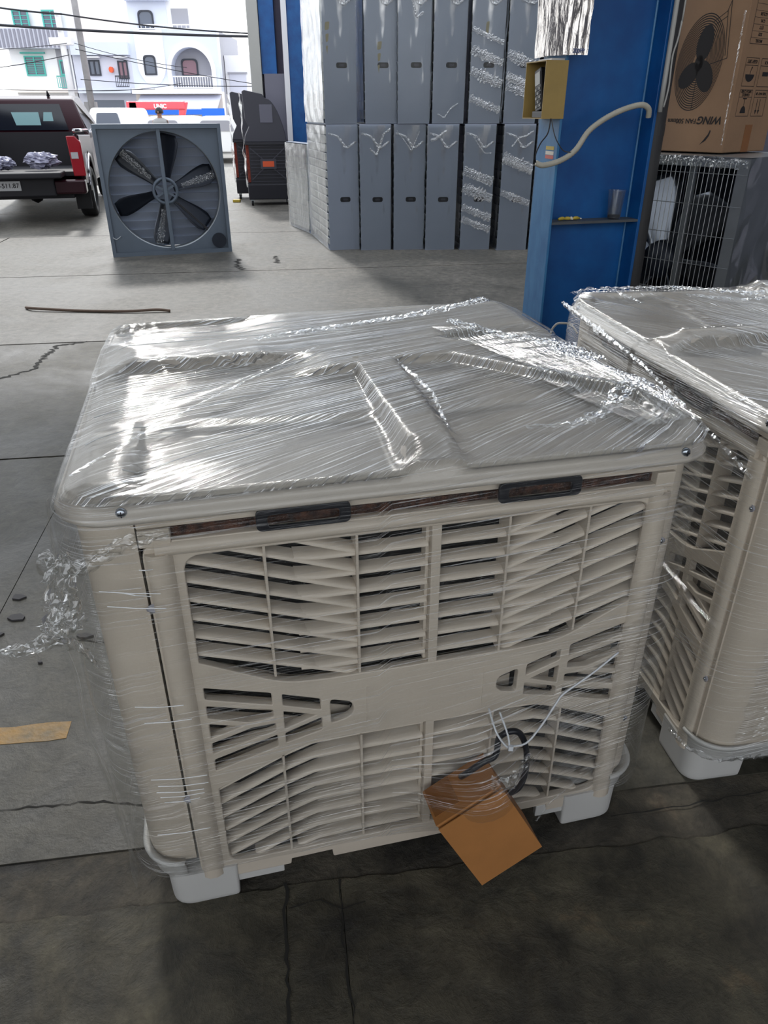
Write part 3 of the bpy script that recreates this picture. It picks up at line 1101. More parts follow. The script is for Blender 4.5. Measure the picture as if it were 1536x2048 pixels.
def wrap(t, seed, bul, zb):
    f = empty('stretch_film', (0, 0, 0))
    f.parent = t
    film_shell(f, seed, bul, zb, M['film_top'], M['film_front'])
    return f
f1 = wrap(c1, 1.0, [(0.700, 0.28, 0.13, 0.12, 0.112, 'f'), (0.02, 0.60, 0.20, 0.30, 0.012, 'l')], 0.135)
f2 = wrap(c2, 2.0, [], 0.13)
# bunched bands of film on the first cooler
B = M['film_bunch']
def lz(x, y, d=0.012):
    return (x, y, lid_h(x, y) + d)
crumple('bunched_band', f1, [lz(0.36, 0.66), lz(0.55, 0.74), lz(0.75, 0.80), lz(0.95, 0.90), lz(1.04, 0.98)], (0.03, 0.07), B, 3, 0.0066, 90, 8)
crumple('bunched_band', f1, [lz(0.85, 0.74), lz(0.98, 0.66), lz(1.08, 0.56), lz(1.12, 0.45, 0.006)], (0.06, 0.10), B, 4, 0.0066, 70, 8)
crumple('bunched_band', f1, [lz(1.05, 0.56), lz(1.07, 0.40), lz(1.09, 0.24), lz(1.10, 0.10)], (0.11, 0.05), B, 14, 0.0044, 90, 12)
crumple('bunched_band', f1, [lz(1.07, 0.22), lz(0.99, 0.16), lz(0.90, 0.10), lz(0.80, 0.11)], (0.06, 0.02), B, 5, 0.0055, 80, 9)
crumple('bunched_band', f1, [lz(0.66, 0.49), lz(0.68, 0.30), lz(0.655, 0.12)], (0.012, 0.012), B, 6, 0.005, 40, 4)
crumple('film_ridge', f1, [lz(0.02, 0.07, 0.012), lz(0.16, 0.26), lz(0.34, 0.47), lz(0.50, 0.60)], (0.010, 0.006), B, 7, 0.003, 80, 4)
crumple('film_ridge', f1, [lz(0.03, 0.60, 0.01), lz(0.30, 0.66), lz(0.60, 0.70)], (0.008, 0.006), B, 8, 0.003, 60, 4)
for i_, (x0, y0, x1, y1) in enumerate(((0.03, 0.20, 0.62, 0.55), (0.03, 0.34, 0.55, 0.60), (0.04, 0.50, 0.66, 0.66), (0.05, 0.72, 0.60, 0.74), (0.05, 0.86, 0.55, 0.78), (0.10, 0.08, 0.70, 0.42), (0.03, 0.95, 0.45, 0.86))):
    MB().tube([lz(x0 + (x1 - x0) * t, y0 + (y1 - y0) * t, 0.007 + 0.004 * math.sin(t * 3.14)) for t in [k / 30 for k in range(31)]], 0.0012, 5).build('glint_strand', M['strand'], f1)  # white tubes draw the bright glint lines across the lid film
# torn, bunched tail at the left front corner
crumple('film_tail', f1, [(0.0, -0.02, 0.925), (-0.005, -0.025, 0.88), (-0.01, -0.03, 0.84), (-0.02, -0.04, 0.80)], (0.05, 0.09), B, 21, 0.012, 60, 16, up=(0.3, -0.9, 0.1))
crumple('film_tail', f1, [(0.01, -0.03, 0.83), (-0.03, -0.05, 0.795), (-0.065, -0.06, 0.785), (-0.10, -0.06, 0.79)], (0.08, 0.012), B, 22, 0.010, 60, 12, up=(0.1, -0.9, 0.3))
crumple('film_tail', f1, [(-0.04, -0.05, 0.80), (-0.01, -0.04, 0.775), (0.012, -0.035, 0.745), (0.02, -0.03, 0.71)], (0.04, 0.010), B, 23, 0.008, 50, 9, up=(0.1, -0.9, 0.3))
crumple('film_tail', f1, [(-0.03, -0.02, 0.915), (0.03, -0.02, 0.895), (0.09, -0.015, 0.925), (0.165, -0.01, 0.935)], (0.045, 0.03), B, 24, 0.0066, 60, 7, up=(0.1, -0.95, 0.1))
# loose film curtain down the left side
def curtain(u, v):
    z = 0.97 - 0.85 * v
    x = -0.012 - 0.035 * math.sin(math.pi * min(1, v * 1.15)) * u - 0.012 * u
    y = -0.012 + 0.10 * u
    nn = mn.noise(Vector((u * 3, z * 7, 3.3))) * 0.012
    return (x + nn, y + nn, z)
MB().grid(curtain, 14, 60, lambda u, v: (v * 0.9, u * 0.2)).build('loose_curtain', M['film_front'], f1, smooth=True, recalc=False)
# glints on the left pillar film, drawn as thin white strands
st = MB()
for (x0, z0, x1, z1) in ((0.045, 0.845, 0.135, 0.825), (0.075, 0.838, 0.12, 0.822), (0.052, 0.815, 0.14, 0.795), (0.06, 0.60, 0.14, 0.585), (0.07, 0.56, 0.15, 0.55), (0.06, 0.42, 0.16, 0.405), (0.07, 0.40, 0.16, 0.385),
                         (0.065, 0.385, 0.15, 0.37), (0.07, 0.37, 0.15, 0.36), (0.075, 0.355, 0.14, 0.348), (0.05, 0.27, 0.15, 0.26), (0.11, 0.875, 0.13, 0.872)):
    MB().tube([(x0, -0.016, z0), ((x0 + x1) / 2, -0.020, (z0 + z1) / 2 + 0.002), (x1, -0.014, z1)], 0.0009, 5).build('glint_strand', M['strand'], f1)

# bands of the second cooler
crumple('bunched_band', f2, [lz(0.02, 0.10), lz(0.05, 0.35), lz(0.16, 0.52), lz(0.30, 0.70), lz(0.36, 0.9)], (0.04, 0.09), B, 31, 0.0077, 90, 8)
crumple('bunched_band', f2, [lz(0.18, 0.30), lz(0.24, 0.45), lz(0.33, 0.62), lz(0.45, 0.80)], (0.03, 0.06), B, 32, 0.0066, 80, 8)
crumple('bunched_band', f2, [lz(0.03, 0.00, 0.004), lz(0.02, 0.06), lz(0.10, 0.12), lz(0.2, 0.15)], (0.03, 0.012), B, 33, 0.008, 50, 6)
crumple('film_ridge', f2, [(0.02, -0.02, 0.97), (0.3, -0.025, 0.96), (0.6, -0.03, 0.945), (0.9, -0.03, 0.90), (1.08, -0.02, 0.86)], (0.02, 0.02), B, 34, 0.005, 90, 5, up=(0, -1, 0.2))
crumple('bunched_band', f2, [(1.02, -0.02, 0.125), (1.10, -0.022, 0.150), (1.145, 0.03, 0.14), (1.15, 0.2, 0.14)], (0.02, 0.015), B, 35, 0.007, 60, 5, up=(0.4, -0.9, 0.1))
st = MB()
r_ = random.Random(12)
for k in range(70):
    z = r_.uniform(0.2, 0.62)
    y = 0.02 + r_.gauss(0, 0.02) + (z - 0.2) * 0.12
    st.tube([(1.145, 0.10 + y, z), (1.146, 0.105 + y, z + 0.003)], 0.0012, 4)
st.build('film_glint', B, f2)['kind'] = 'stuff'

# ================================================================== CARTON HANGING ON THE GRILLE
def c1w(x, y, z):
    c, s = math.cos(Y1), math.sin(Y1)
    return (C1[0] + x * c - y * s, C1[1] + x * s + y * c, z)
kt = empty('small_carton', c1w(0.708, -0.060, 0.178), Y1, 'small plain brown carton tied to the grille of the nearest air cooler', 'carton')
ax = R(28)
TK = Matrix.Rotation(R(-8), 4, 'X') @ Matrix.Rotation(-ax, 4, 'Y')
hw, hh, hd_ = 0.076, 0.104, 0.050
MB().box(-hw, hw, -hd_, hd_, -hh, hh, TK).build('box_body', M['carton_warm'], kt, bevel=0.0015)
MB().prism([(-hd_ - 0.0022, -hh), (-hd_ - 0.0008, -hh), (-hd_ - 0.0062, hh - 0.002), (-hd_ - 0.0082, hh - 0.002)], -hw, hw, 'x', TK).build('front_flap', M['carton_warm'], kt)
MB().box(-hw - 0.001, hw + 0.001, -hd_ - 0.0002, hd_, hh + 0.0005, hh + 0.0025, TK).build('top_flap', M['carton_warm'], kt)
MB().box(-hw + 0.004, hw - 0.09, -hd_ + 0.02, hd_, hh + 0.0025, hh + 0.0032, TK).build('packing_tape', M['tape'], kt)
# power cable loop and its cable tie
cb = [(0.665, -0.03, 0.285), (0.672, -0.05, 0.318), (0.700, -0.055, 0.345), (0.728, -0.05, 0.352), (0.735, -0.045, 0.395), (0.755, -0.05, 0.412), (0.778, -0.05, 0.400), (0.796, -0.05, 0.350), (0.800, -0.05, 0.290), (0.792, -0.045, 0.235), (0.765, -0.03, 0.20)]
def smooth_path(P, n=6):
    P = [Vector(p) for p in P]
    out = []
    for i in range(len(P) - 1):
        p0, p1, p2, p3 = P[max(i - 1, 0)], P[i], P[i + 1], P[min(i + 2, len(P) - 1)]
        for k in range(n):
            t = k / n
            out.append(0.5 * ((2 * p1) + (-p0 + p2) * t + (2 * p0 - 5 * p1 + 4 * p2 - p3) * t * t + (-p0 + 3 * p1 - 3 * p2 + p3) * t ** 3))
    out.append(P[-1])
    return out
o = MB().tube(smooth_path([c1w(*p) for p in cb]), 0.0065, 10).build('power_cable', M['black_plastic'], None, smooth=True)
tag(o, 'looped black power cable above the small brown carton', 'cable')
ct = [(0.722, -0.01, 0.445), (0.724, -0.05, 0.42), (0.738, -0.062, 0.395), (0.750, -0.062, 0.383), (0.748, -0.055, 0.41), (0.742, -0.02, 0.44)]
zt_ = empty('cable_tie', c1w(0.75, -0.055, 0.383), 0, 'long clear nylon cable tie holding the black cable on the grille', 'cable tie')
def rel(p):
    b = c1w(0.75, -0.055, 0.383)
    q = c1w(*p)
    return tuple(q[i] - b[i] for i in range(3))
MB().tube(smooth_path([rel(p) for p in ct]), 0.0022, 6).build('loop', M['tie'], zt_, smooth=True)
MB().tube(smooth_path([rel(p) for p in [(0.752, -0.062, 0.384), (0.785, -0.065, 0.388), (0.815, -0.062, 0.425), (0.845, -0.055, 0.472), (0.862, -0.05, 0.490), (0.92, -0.045, 0.525), (0.978, -0.035, 0.560)]]), 0.0022, 6).build('tail', M['tie'], zt_, smooth=True)
a_ = rel((0.752, -0.066, 0.383))
MB().box(a_[0] - 0.005, a_[0] + 0.005, a_[1] - 0.004, a_[1] + 0.004, a_[2] - 0.005, a_[2] + 0.006).build('lock_head', M['tie'], zt_, bevel=0.001)
crumple('film_gather', f1, [(0.700, -0.095, 0.330), (0.735, -0.10, 0.322), (0.76, -0.085, 0.33), (0.80, -0.06, 0.35)], (0.05, 0.015), B, 41, 0.010, 50, 9, up=(0, -0.9, 0.4))
crumple('film_gather', f1, [(0.835, -0.06, 0.135), (0.87, -0.045, 0.165), (0.93, -0.03, 0.195), (1.01, -0.01, 0.22)], (0.006, 0.004), B, 42, 0.003, 30, 3, up=(0, -0.9, 0.4))

# ================================================================== BLUE STEEL COLUMN
CYAW = R(15)
colm = empty('steel_column', (0.80, 3.70, 0.0), CYAW, 'blue painted steel H-section column right of centre, pale worn front flange', 'column')
MB().box(-0.012, 0.0, 0.0, 0.21, 0, 5.15).build('flange', M['blue_worn'], colm, bevel=0.002)
MB().box(0.0, 0.46, 0.10, 0.112, 0, 5.15).build('web', M['blue'], colm)
MB().box(0.46, 0.475, 0.0, 0.21, 0, 5.15).build('rear_flange', M['blue'], colm, bevel=0.002)
MB().tube([(0.455, 0.098, 0.0), (0.455, 0.098, 5.1)], 0.006, 6).build('weld_bead', M['blue_worn'], colm)
MB().box(-0.1, 0.55, -0.06, 0.27, 0.0, 0.02).build('base_plate', M['blue'], colm)
MB().box(0.0, 0.46, -0.0, 0.10, 1.030, 1.041).build('stiffener_plate', M['zinc_shelf'], colm)
# stickers on the flange
for z, m_ in ((1.355, M['conn_y']), (1.335, M['conn_w']), (1.318, mat('faded_red_label', (214, 120, 110), 0.6))):
    MB().box(-0.0135, -0.012, 0.03, 0.11, z - 0.007, z + 0.008).build('sticker', m_, colm)
def cw(x, y, z):
    c, s = math.cos(CYAW), math.sin(CYAW)
    return (0.80 + x * c - y * s, 3.70 + x * s + y * c, z)
pp = MB().tube([cw(0.535, 0.10, 0), cw(0.535, 0.10, 5.15)], 0.050, 20)
o = auto_smooth(pp.build('drain_pipe', M['pipe']), 50)
tag(o, 'dark grey vertical pipe standing beside the blue column', 'pipe')
MB().tube([cw(0.535, 0.10, 1.40), cw(0.535, 0.10, 1.45)], 0.0515, 20).build('pipe_joint', M['pipe'], o)
# electrical conduits along the rear flange
c_ = MB().tube([cw(0.478, -0.014, 1.50), cw(0.478, -0.014, 1.62), cw(0.476, -0.014, 5.1)], 0.011, 8).build('vertical_conduit', M['conduit'], smooth=True)
tag(c_, 'straight pale conduit running up the back edge of the blue column', 'conduit')
c_ = MB().tube(smooth_path([cw(0.49, -0.02, 1.52), cw(0.50, -0.02, 1.60), cw(0.495, -0.02, 1.72), cw(0.512, -0.02, 1.83), cw(0.515, -0.02, 2.2), cw(0.515, -0.02, 5.0)]), 0.004, 6).build('thin_grey_cable', M['conduit'], smooth=True)
tag(c_, 'thin pale cable wavering beside the straight conduit', 'cable')
cp = [(0.679, 3.60, 1.303), (0.714, 3.60, 1.293), (0.790, 3.60, 1.313), (0.852, 3.61, 1.353), (0.899, 3.62, 1.422), (0.948, 3.63, 1.461), (1.009, 3.64, 1.494), (1.075, 3.65, 1.518), (1.134, 3.66, 1.528), (1.168, 3.67, 1.512), (1.175, 3.68, 1.480)]
P_ = smooth_path(cp, 12)
fc = MB().tube(P_, [0.0115 + (0.0012 if i % 2 else 0) for i in range(len(P_))], 10).build('flexible_conduit', M['cream'], smooth=True)
tag(fc, 'cream corrugated flexible conduit looping across the blue column', 'conduit')
MB().tube([P_[-20] + Vector((0, 0, 0.014)), P_[-20] - Vector((0, 0, 0.014))], 0.004, 6).build('cable_clip', M['black_plastic'], fc)
tag(MB().tube(smooth_path([(0.735, 3.64, 1.475), (0.72, 3.6, 1.42), (0.690, 3.59, 1.38), (0.672, 3.59, 1.33), (0.684, 3.60, 1.295)]), 0.003, 6).build('black_wire', M['cable']), 'black wire hanging left under the ochre box', 'wire')
tag(MB().tube(smooth_path([(0.738, 3.64, 1.475), (0.748, 3.6, 1.42), (0.765, 3.59, 1.385), (0.80, 3.6, 1.350), (0.85, 3.6, 1.345)]), 0.0025, 6).build('grey_wire', M['pipe']), 'dark wire hanging right under the ochre box', 'wire')
tag(MB().tube(smooth_path([(0.60, 3.0, 0.005), (0.672, 3.0, 0.30), (0.683, 3.0, 0.60), (0.690, 3.0, 0.70), (0.707, 3.0, 0.735), (0.73, 3.0, 0.742), (0.77, 3.0, 0.735), (0.80, 3.0, 0.70)]), 0.0045, 6).build('pale_cable', M['conduit'], smooth=True), 'thin pale cable arching up between the two air coolers', 'cable')
# ochre box with handset
hb = empty('handset_box', cw(-0.055, -0.01, 1.475), CYAW, 'ochre open metal box holding a keypad handset, fixed on the blue column', 'box')
w_, d_, h_ = 0.053, 0.20, 0.222
MB().box(-w_, w_, 0.0, 0.004, 0, h_).build('side_panel', M['ochre'], hb)
MB().box(-w_, w_, d_ - 0.004, d_, 0, h_).build('side_panel', M['ochre'], hb)
MB().box(-w_, w_, 0.004, d_ - 0.004, 0, 0.004).build('bottom_panel', M['ochre'], hb)
MB().box(-w_, w_, 0.004, d_ - 0.004, h_ - 0.004, h_).build('top_panel', M['ochre'], hb)
MB().box(w_ - 0.005, w_, 0.004, d_ - 0.004, 0.004, h_ - 0.004).build('back_panel', M['ochre'], hb)
MB().box(-0.02, 0.045, 0.02, 0.15, h_, h_ + 0.008).build('paper_on_top', M['plate'], hb)
hs = empty('keypad_handset', cw(-0.075, 0.07, 1.485), CYAW, 'black keypad handset with small grey screen standing inside ochre box', 'handset')
TH = Matrix.Rotation(R(-14), 4, 'X')
MB().box(-0.012, 0.012, -0.032, 0.032, 0.02, 0.19, TH).build('body', M['black_plastic'], hs, bevel=0.005)
MB().box(-0.0135, -0.012, -0.024, 0.024, 0.125, 0.175, TH).build('screen', M['lcd'], hs)
for r in range(5):
    for c in range(3):
        MB().box(-0.0145, -0.012, -0.023 + c * 0.017, -0.011 + c * 0.017, 0.035 + r * 0.017, 0.045 + r * 0.017, TH).build('key', M['conduit'] if (r + c) % 2 == 0 else M['zinc_shelf'], hs)
MB().box(-0.02, 0.02, -0.05, 0.05, -0.008, 0.02).build('cradle', M['black_plastic'], hs, bevel=0.004)
# plastic sleeve round the flange above the box
def sleeve(u, v):
    z = 1.715 + 0.9 * v
    y = -0.035 + 0.28 * u
    x = -0.045 - 0.02 * math.sin(u * 3.14) + 0.022 * mn.noise(Vector((u * 9, z * 3.2, 1))) + 0.008 * mn.noise(Vector((u * 22, z * 9, 1)))
    if u < 0.15:
        x += (0.15 - u) * 0.5
    return (x, y, z)
sl = empty('plastic_sleeve', cw(0, 0, 0), CYAW, 'crumpled silvery plastic sleeve hanging on the blue column above the ochre box', 'plastic sleeve')
MB().grid(sleeve, 30, 60).build('outer_sheet', M['foil'], sl, smooth=True, recalc=False)
MB().grid(lambda u, v: (-0.052 + 0.115 * u + 0.004 * mn.noise(Vector((u * 6, v * 8, 8))), -0.045 + 0.016 * mn.noise(Vector((u * 5, v * 3, 4))) + 0.006 * mn.noise(Vector((u * 14, v * 12, 4))), 1.715 + 0.9 * v), 24, 60).build('front_sheet', M['foil'], sl, smooth=True, recalc=False)
text_mesh('printed_mark', '200PP', 0.022, mat('blue_ink', (90, 100, 140), 0.6), sl, Matrix.Translation((0.012, -0.060, 1.728)) @ Matrix.Rotation(R(90), 4, 'X'), bold=0.0006)
# cup and connectors on the stiffener plate
cu = empty('plastic_cup', cw(0.352, 0.045, 1.041), 0, 'clear plastic cup standing on the blue column ledge', 'cup')
MB().lathe([(0.028, 0.0), (0.031, 0.002), (0.040, 0.125), (0.042, 0.127), (0.042, 0.130), (0.039, 0.129), (0.030, 0.006), (0.0001, 0.005)], 28).build('cup_wall', M['cup'], cu, smooth=True)
MB().lathe([(0.0001, 0.006), (0.028, 0.006), (0.029, 0.018), (0.0001, 0.019)], 20).build('dark_dregs', M['dark'], cu, smooth=True)
for i, (x, a, ln) in enumerate(((0.075, 20, 0.045), (0.105, -25, 0.035), (0.150, 8, 0.045), (0.125, 60, 0.025))):
    ce = empty('wire_connector', cw(x, 0.05, 1.049), CYAW + R(a), ('yellow connector at the left end of the blue column ledge', 'slanting yellow connector second on the blue column ledge', 'yellow connector nearest the clear cup on the column ledge', 'white connector lying between yellow ones on the column ledge')[i], 'connector', 'connectors on the column ledge')
    m_ = M['conn_w'] if i == 3 else M['conn_y']
    MB().tube([(-ln / 2, 0, 0), (-ln / 6, 0, 0.002), (ln / 6, 0, 0.002), (ln / 2, 0, 0)], [0.005, 0.008, 0.008, 0.004], 8).build('sleeve', m_, ce, smooth=True)
    MB().tube([(ln / 2 - 0.001, 0, 0), (ln / 2 + 0.01, 0, -0.002)], 0.003, 6).build('tip', M['conn_w'], ce)

# ================================================================== CAGE FAN UNIT
g = empty('caged_exhaust_fan', (1.66, 3.65, 0.0), R(40), 'film wrapped exhaust fan unit with wire mesh guard under the large carton', 'fan')
GH, GL, GW = 1.318, 0.92, 0.60
# frame of galvanised angle: left face is plane x=0 (y 0..GL), right face is plane y=0 (x 0..GW)
for (y0, y1, nm) in ((0.0, 0.055, 'corner_post'), (GL - 0.055, GL, 'corner_post')):
    MB().box(0.0, 0.006, y0, y1, 0.0, GH).box(0.006, 0.05, y0 if y0 < 0.1 else GL - 0.006, (y0 + 0.006) if y0 < 0.1 else GL, 0, GH).build(nm, M['galv'], g)
MB().box(0.0, GW, 0.0, GL, GH - 0.006, GH).build('top_panel', M['galv'], g)
MB().box(-0.001, 0.004, 0.055, GL - 0.055, GH - 0.045, GH - 0.008).build('top_rail', M['galv'], g)
MB().box(0.0, 0.004, 0.055, GL - 0.055, 0.0, 0.05).build('bottom_rail', M['galv'], g)
MB().box(0.05, GW, 0.0, 0.006, 0.0, GH - 0.006).build('side_panel', M['galv'], g)
MB().box(0.05, GW, GL - 0.006, GL, 0.0, GH - 0.006).build('side_panel', M['dk_fan'], g)
MB().box(GW - 0.01, GW, 0.006, GL - 0.006, 0.0, GH - 0.006).build('back_panel', M['dk_fan'], g)
ml = MB()
for k in range(40):
    y = 0.065 + k * 0.0245
    if y > GL - 0.06: break
    MB().tube([(-0.004, y, 0.02), (-0.004, y, GH - 0.025)], 0.0018, 5).build('vertical_wire', M['wire'], g)
for k in range(9):
    z = 0.15 + k * 0.137
    MB().tube([(-0.006, 0.0, z), (-0.006, GL, z)], 0.0018, 5).build('cross_wire', M['wire'], g)
# blades in the cage
def blade(parent, m, ang, r0, r1, wid, pitch, center, axis_x=True, n=14):
    """twisted paddle; plane perpendicular to X (axis_x) or Y"""
    ca_, sa_ = math.cos(R(ang)), math.sin(R(ang))
    def fn(u, v):
        r = r0 + (r1 - r0) * u
        wv = wid * (0.55 + 0.75 * sm(0, 0.8, u)) * (1 - 0.25 * sm(0.85, 1, u))
        s = (v - 0.5) * wv
        d = s * math.sin(R(pitch)) + 0.04 * math.sin(v * 3.14) * wid * 2
        s2 = s * math.cos(R(pitch)) + 0.06 * u * (r1 - r0)
        a, b = r * ca_ - s2 * sa_, r * sa_ + s2 * ca_
        return (center[0] + d, center[1] + a, center[2] + b) if axis_x else (center[0] + a, center[1] + d, center[2] + b)
    o = MB().grid(fn, n, 6).build('fan_blade', m, parent, smooth=True)
    so = o.modifiers.new('s', 'SOLIDIFY'); so.thickness = 0.003
    return o
for a in (70, 130, 190, 250, 310, 10):
    blade(g, M['blade'], a, 0.07, 0.42, 0.20, 38, (0.20, 0.47, 0.80))
MB().lathe([(0.0001, -0.05), (0.09, -0.05), (0.10, 0.0), (0.09, 0.05), (0.0001, 0.05)], 20, Matrix.Translation((0.20, 0.47, 0.80)) @ Matrix.Rotation(R(90), 4, 'Y')).build('hub', M['dk_fan'], g, smooth=True)
MB().box(0.08, 0.10, 0.30, 0.33, 0.05, 1.27).build('support_strut', M['galv'], g)
MB().box(0.08, 0.10, 0.62, 0.65, 0.05, 1.27).build('support_strut', M['galv'], g)
gf = empty('stretch_film'); gf.parent = g
MB().grid(lambda u, v: (-0.012 + 0.006 * mn.noise(Vector((u * 3, v * 6, 2))), 0.12 + (GL - 0.12) * u, 0.02 + 1.30 * v), 30, 40).build('mesh_side_film', M['film_soft'], gf, smooth=True, recalc=False)
MB().grid(lambda u, v: (0.0 + 0.62 * u, -0.014 + 0.02 * mn.noise(Vector((u * 5, v * 8, 5))), 0.02 + 1.30 * v), 30, 50).build('panel_side_film', M['film_cage'], gf, smooth=True, recalc=False)
crumple('film_ridge', gf, [(-0.012, 0.0, 1.29), (-0.012, 0.5, 1.30), (-0.012, GL, 1.29)], 0.05, B, 51, 0.010, 60, 6, up=(-1, 0, 0.1))

# ================================================================== LARGE CARTON
kb = empty('large_carton', (1.64, 3.94, 1.325), R(38), 'large cardboard carton with upside-down fan print on top of the caged fan unit', 'carton')
BL, BW, BH = 0.52, 0.40, 0.72
MB().box(0, BW, 0, BL, 0.0, BH).build('box_body', M['carton'], kb, bevel=0.004)
MB().box(0.17, 0.235, -0.0012, -0.0004, 0.0, 0.12).build('packing_tape', M['tape'], kb)
# left face: plane x=0; printing sits at x=-0.001. helper: (y,z) -> plate in that plane
TL = Matrix.Translation((-0.0012, 0, -1.325)) @ Matrix(((0, 0, -1, 0), (-1, 0, 0, 0), (0, 1, 0, 0), (0, 0, 0, 1)))
# TL maps plate (a,b) -> y=-a, z=b
def ring2d(cx_, cz_, ra, rb, tilt, th, n=56, a0=0, a1=360):
    full = abs(a1 - a0) >= 360
    o, i = [], []
    for k in range(n + (0 if full else 1)):
        t = R(a0 + (a1 - a0) * k / n)
        for q, rr in ((o, 1 + th), (i, 1.0)):
            x, y = ra * rr * math.cos(t), rb * rr * math.sin(t)
            q.append((cx_ + x * math.cos(tilt) - y * math.sin(tilt), cz_ + x * math.sin(tilt) + y * math.cos(tilt)))
    return o, i
pr = MB()
def flat(poly_yz, x=-0.0009):
    vs = [(x, y, z - 1.325) for y, z in poly_yz]
    pr.v += vs
    pr.f.append(tuple(range(len(pr.v) - len(vs), len(pr.v))))
YC, ZC = 0.205, 1.705
for k in range(15):
    s = 0.30 + 0.70 * k / 14
    o, i = ring2d(YC, ZC, 0.115 * s, 0.196 * s, R(6), 0.028 / s * 0.8)
    m_ = len(o)
    for q in range(m_):
        q2 = (q + 1) % m_
        flat([o[q], o[q2], i[q2], i[q]])
def blob(cy, cz, ra, rb, tilt, x=-0.0013):
    flat([(cy + ra * math.cos(t) * math.cos(tilt) - rb * math.sin(t) * math.sin(tilt), cz + ra * math.cos(t) * math.sin(tilt) + rb * math.sin(t) * math.cos(tilt)) for t in [R(12 * k) for k in range(30)]], x)
blob(0.190, 1.785, 0.040, 0.075, R(8))
blob(0.165, 1.650, 0.042, 0.070, R(-22))
blob(0.250, 1.655, 0.040, 0.062, R(38))
blob(0.205, 1.705, 0.022, 0.034, 0)
def line(a, b, th, x=-0.0011):
    d = Vector((b[0] - a[0], b[1] - a[1])); d.normalize(); n_ = Vector((-d.y, d.x)) * th / 2
    flat([(a[0] + n_.x, a[1] + n_.y), (b[0] + n_.x, b[1] + n_.y), (b[0] - n_.x, b[1] - n_.y), (a[0] - n_.x, a[1] - n_.y)], x)
for a, b in (((0.17, 1.865), (0.105, 1.905)), ((0.105, 1.905), (0.092, 1.945)), ((0.155, 1.855), (0.10, 1.885)), ((0.092, 1.945), (0.066, 1.72)), ((0.104, 1.91), (0.078, 1.73)),
             ((0.066, 1.72), (0.155, 1.697)), ((0.205, 1.51), (0.205, 1.64))):
    line(a, b, 0.003)
# feather mark
flat([(0.128, 1.357), (0.112, 1.375), (0.090, 1.405), (0.083, 1.425), (0.078, 1.418), (0.083, 1.398), (0.098, 1.376)])
pr.build('printed_fan_picture', M['ink'], kb, recalc=False)
def TT(y, z, flip=True):
    # text lying on the left face, rotated half a turn (carton stands upside down)
    return Matrix.Translation((-0.0011, y, z - 1.325)) @ Matrix(((0, 0, -1, 0), (1, 0, 0, 0), (0, -1, 0, 0), (0, 0, 0, 1)))
text_mesh('printed_word', 'WING', 0.046, M['ink'], kb, TT(0.093, 1.466), bold=0.0012, shear=0.25)
text_mesh('printed_word', 'FAN 500mm', 0.030, M['ink'], kb, TT(0.245, 1.462), bold=0.0004)
# right face: plane y=0
TR_ = Matrix.Translation((0, -0.0011, -1.325))
ic = MB()
def rf(poly, y=-0.0009):
    ic.v += [(x, y, z - 1.325) for x, z in poly]
    ic.f.append(tuple(range(len(ic.v) - len(poly), len(ic.v))))
def rline(a, b, th=0.0022):
    d = Vector((b[0] - a[0], b[1] - a[1])); d.normalize(); n_ = Vector((-d.y, d.x)) * th / 2
    rf([(a[0] + n_.x, a[1] + n_.y), (b[0] + n_.x, b[1] + n_.y), (b[0] - n_.x, b[1] - n_.y), (a[0] - n_.x, a[1] - n_.y)])
def frame_(x0, x1, z0, z1):
    for a, b in (((x0, z0), (x1, z0)), ((x1, z0), (x1, z1)), ((x1, z1), (x0, z1)), ((x0, z1), (x0, z0))):
        rline(a, b)
for (x0, x1) in ((0.055, 0.170), (0.195, 0.310)):
    for (z0, z1) in ((1.607, 1.722), (1.482, 1.592)):
        frame_(x0, x1, z0, z1)
        rline((x0, z1 - 0.030), (x1, z1 - 0.030))
frame_(0.055, 0.33, 1.777, 1.96)
for z in (1.80, 1.826, 1.852, 1.878, 1.904, 1.93):
    rline((0.055, z), (0.33, z), 0.0014)
# umbrella upside down
rf([(0.112 + 0.040 * math.cos(R(a)), 1.655 + 0.030 * math.sin(R(a))) for a in range(180, 361, 12)])
rline((0.112, 1.655), (0.116, 1.682), 0.004); rline((0.116, 1.682), (0.124, 1.686), 0.003); rline((0.124, 1.686), (0.127, 1.678), 0.003)
# wine glass upside down
rf([(0.112 + 0.024 * math.cos(R(a)), 1.495 + 0.030 * math.sin(R(a))) for a in range(0, 181, 12)])
rline((0.112, 1.52), (0.112, 1.555), 0.004); rline((0.094, 1.556), (0.130, 1.556), 0.005)
# arrows pointing down
for x in (0.232, 0.258):
    rline((x, 1.555), (x, 1.505), 0.004)
    rf([(x - 0.009, 1.508), (x, 1.490), (x + 0.009, 1.508)])
rf([(0.225, 1.65), (0.28, 1.65), (0.28, 1.668), (0.225, 1.668)])
ic.build('printed_symbols', M['ink'], kb, recalc=False)
def TR2(x, z):
    return Matrix.Translation((x, -0.0011, z - 1.325)) @ Matrix(((-1, 0, 0, 0), (0, 0, -1, 0), (0, -1, 0, 0), (0, 0, 0, 1)))
text_mesh('printed_word', 'KEEP DRY', 0.020, M['ink'], kb, TR2(0.112, 1.708), bold=0.0002)
text_mesh('printed_word', 'HANDLE', 0.017, M['ink'], kb, TR2(0.112, 1.572), bold=0.0002)
text_mesh('printed_word', 'WITH CARE', 0.017, M['ink'], kb, TR2(0.112, 1.586), bold=0.0002)
text_mesh('printed_word', 'THIS WAY UP', 0.016, M['ink'], kb, TR2(0.253, 1.578), bold=0.0002)
text_mesh('printed_word', 'STACK', 0.017, M['ink'], kb, TR2(0.253, 1.706), bold=0.0002)
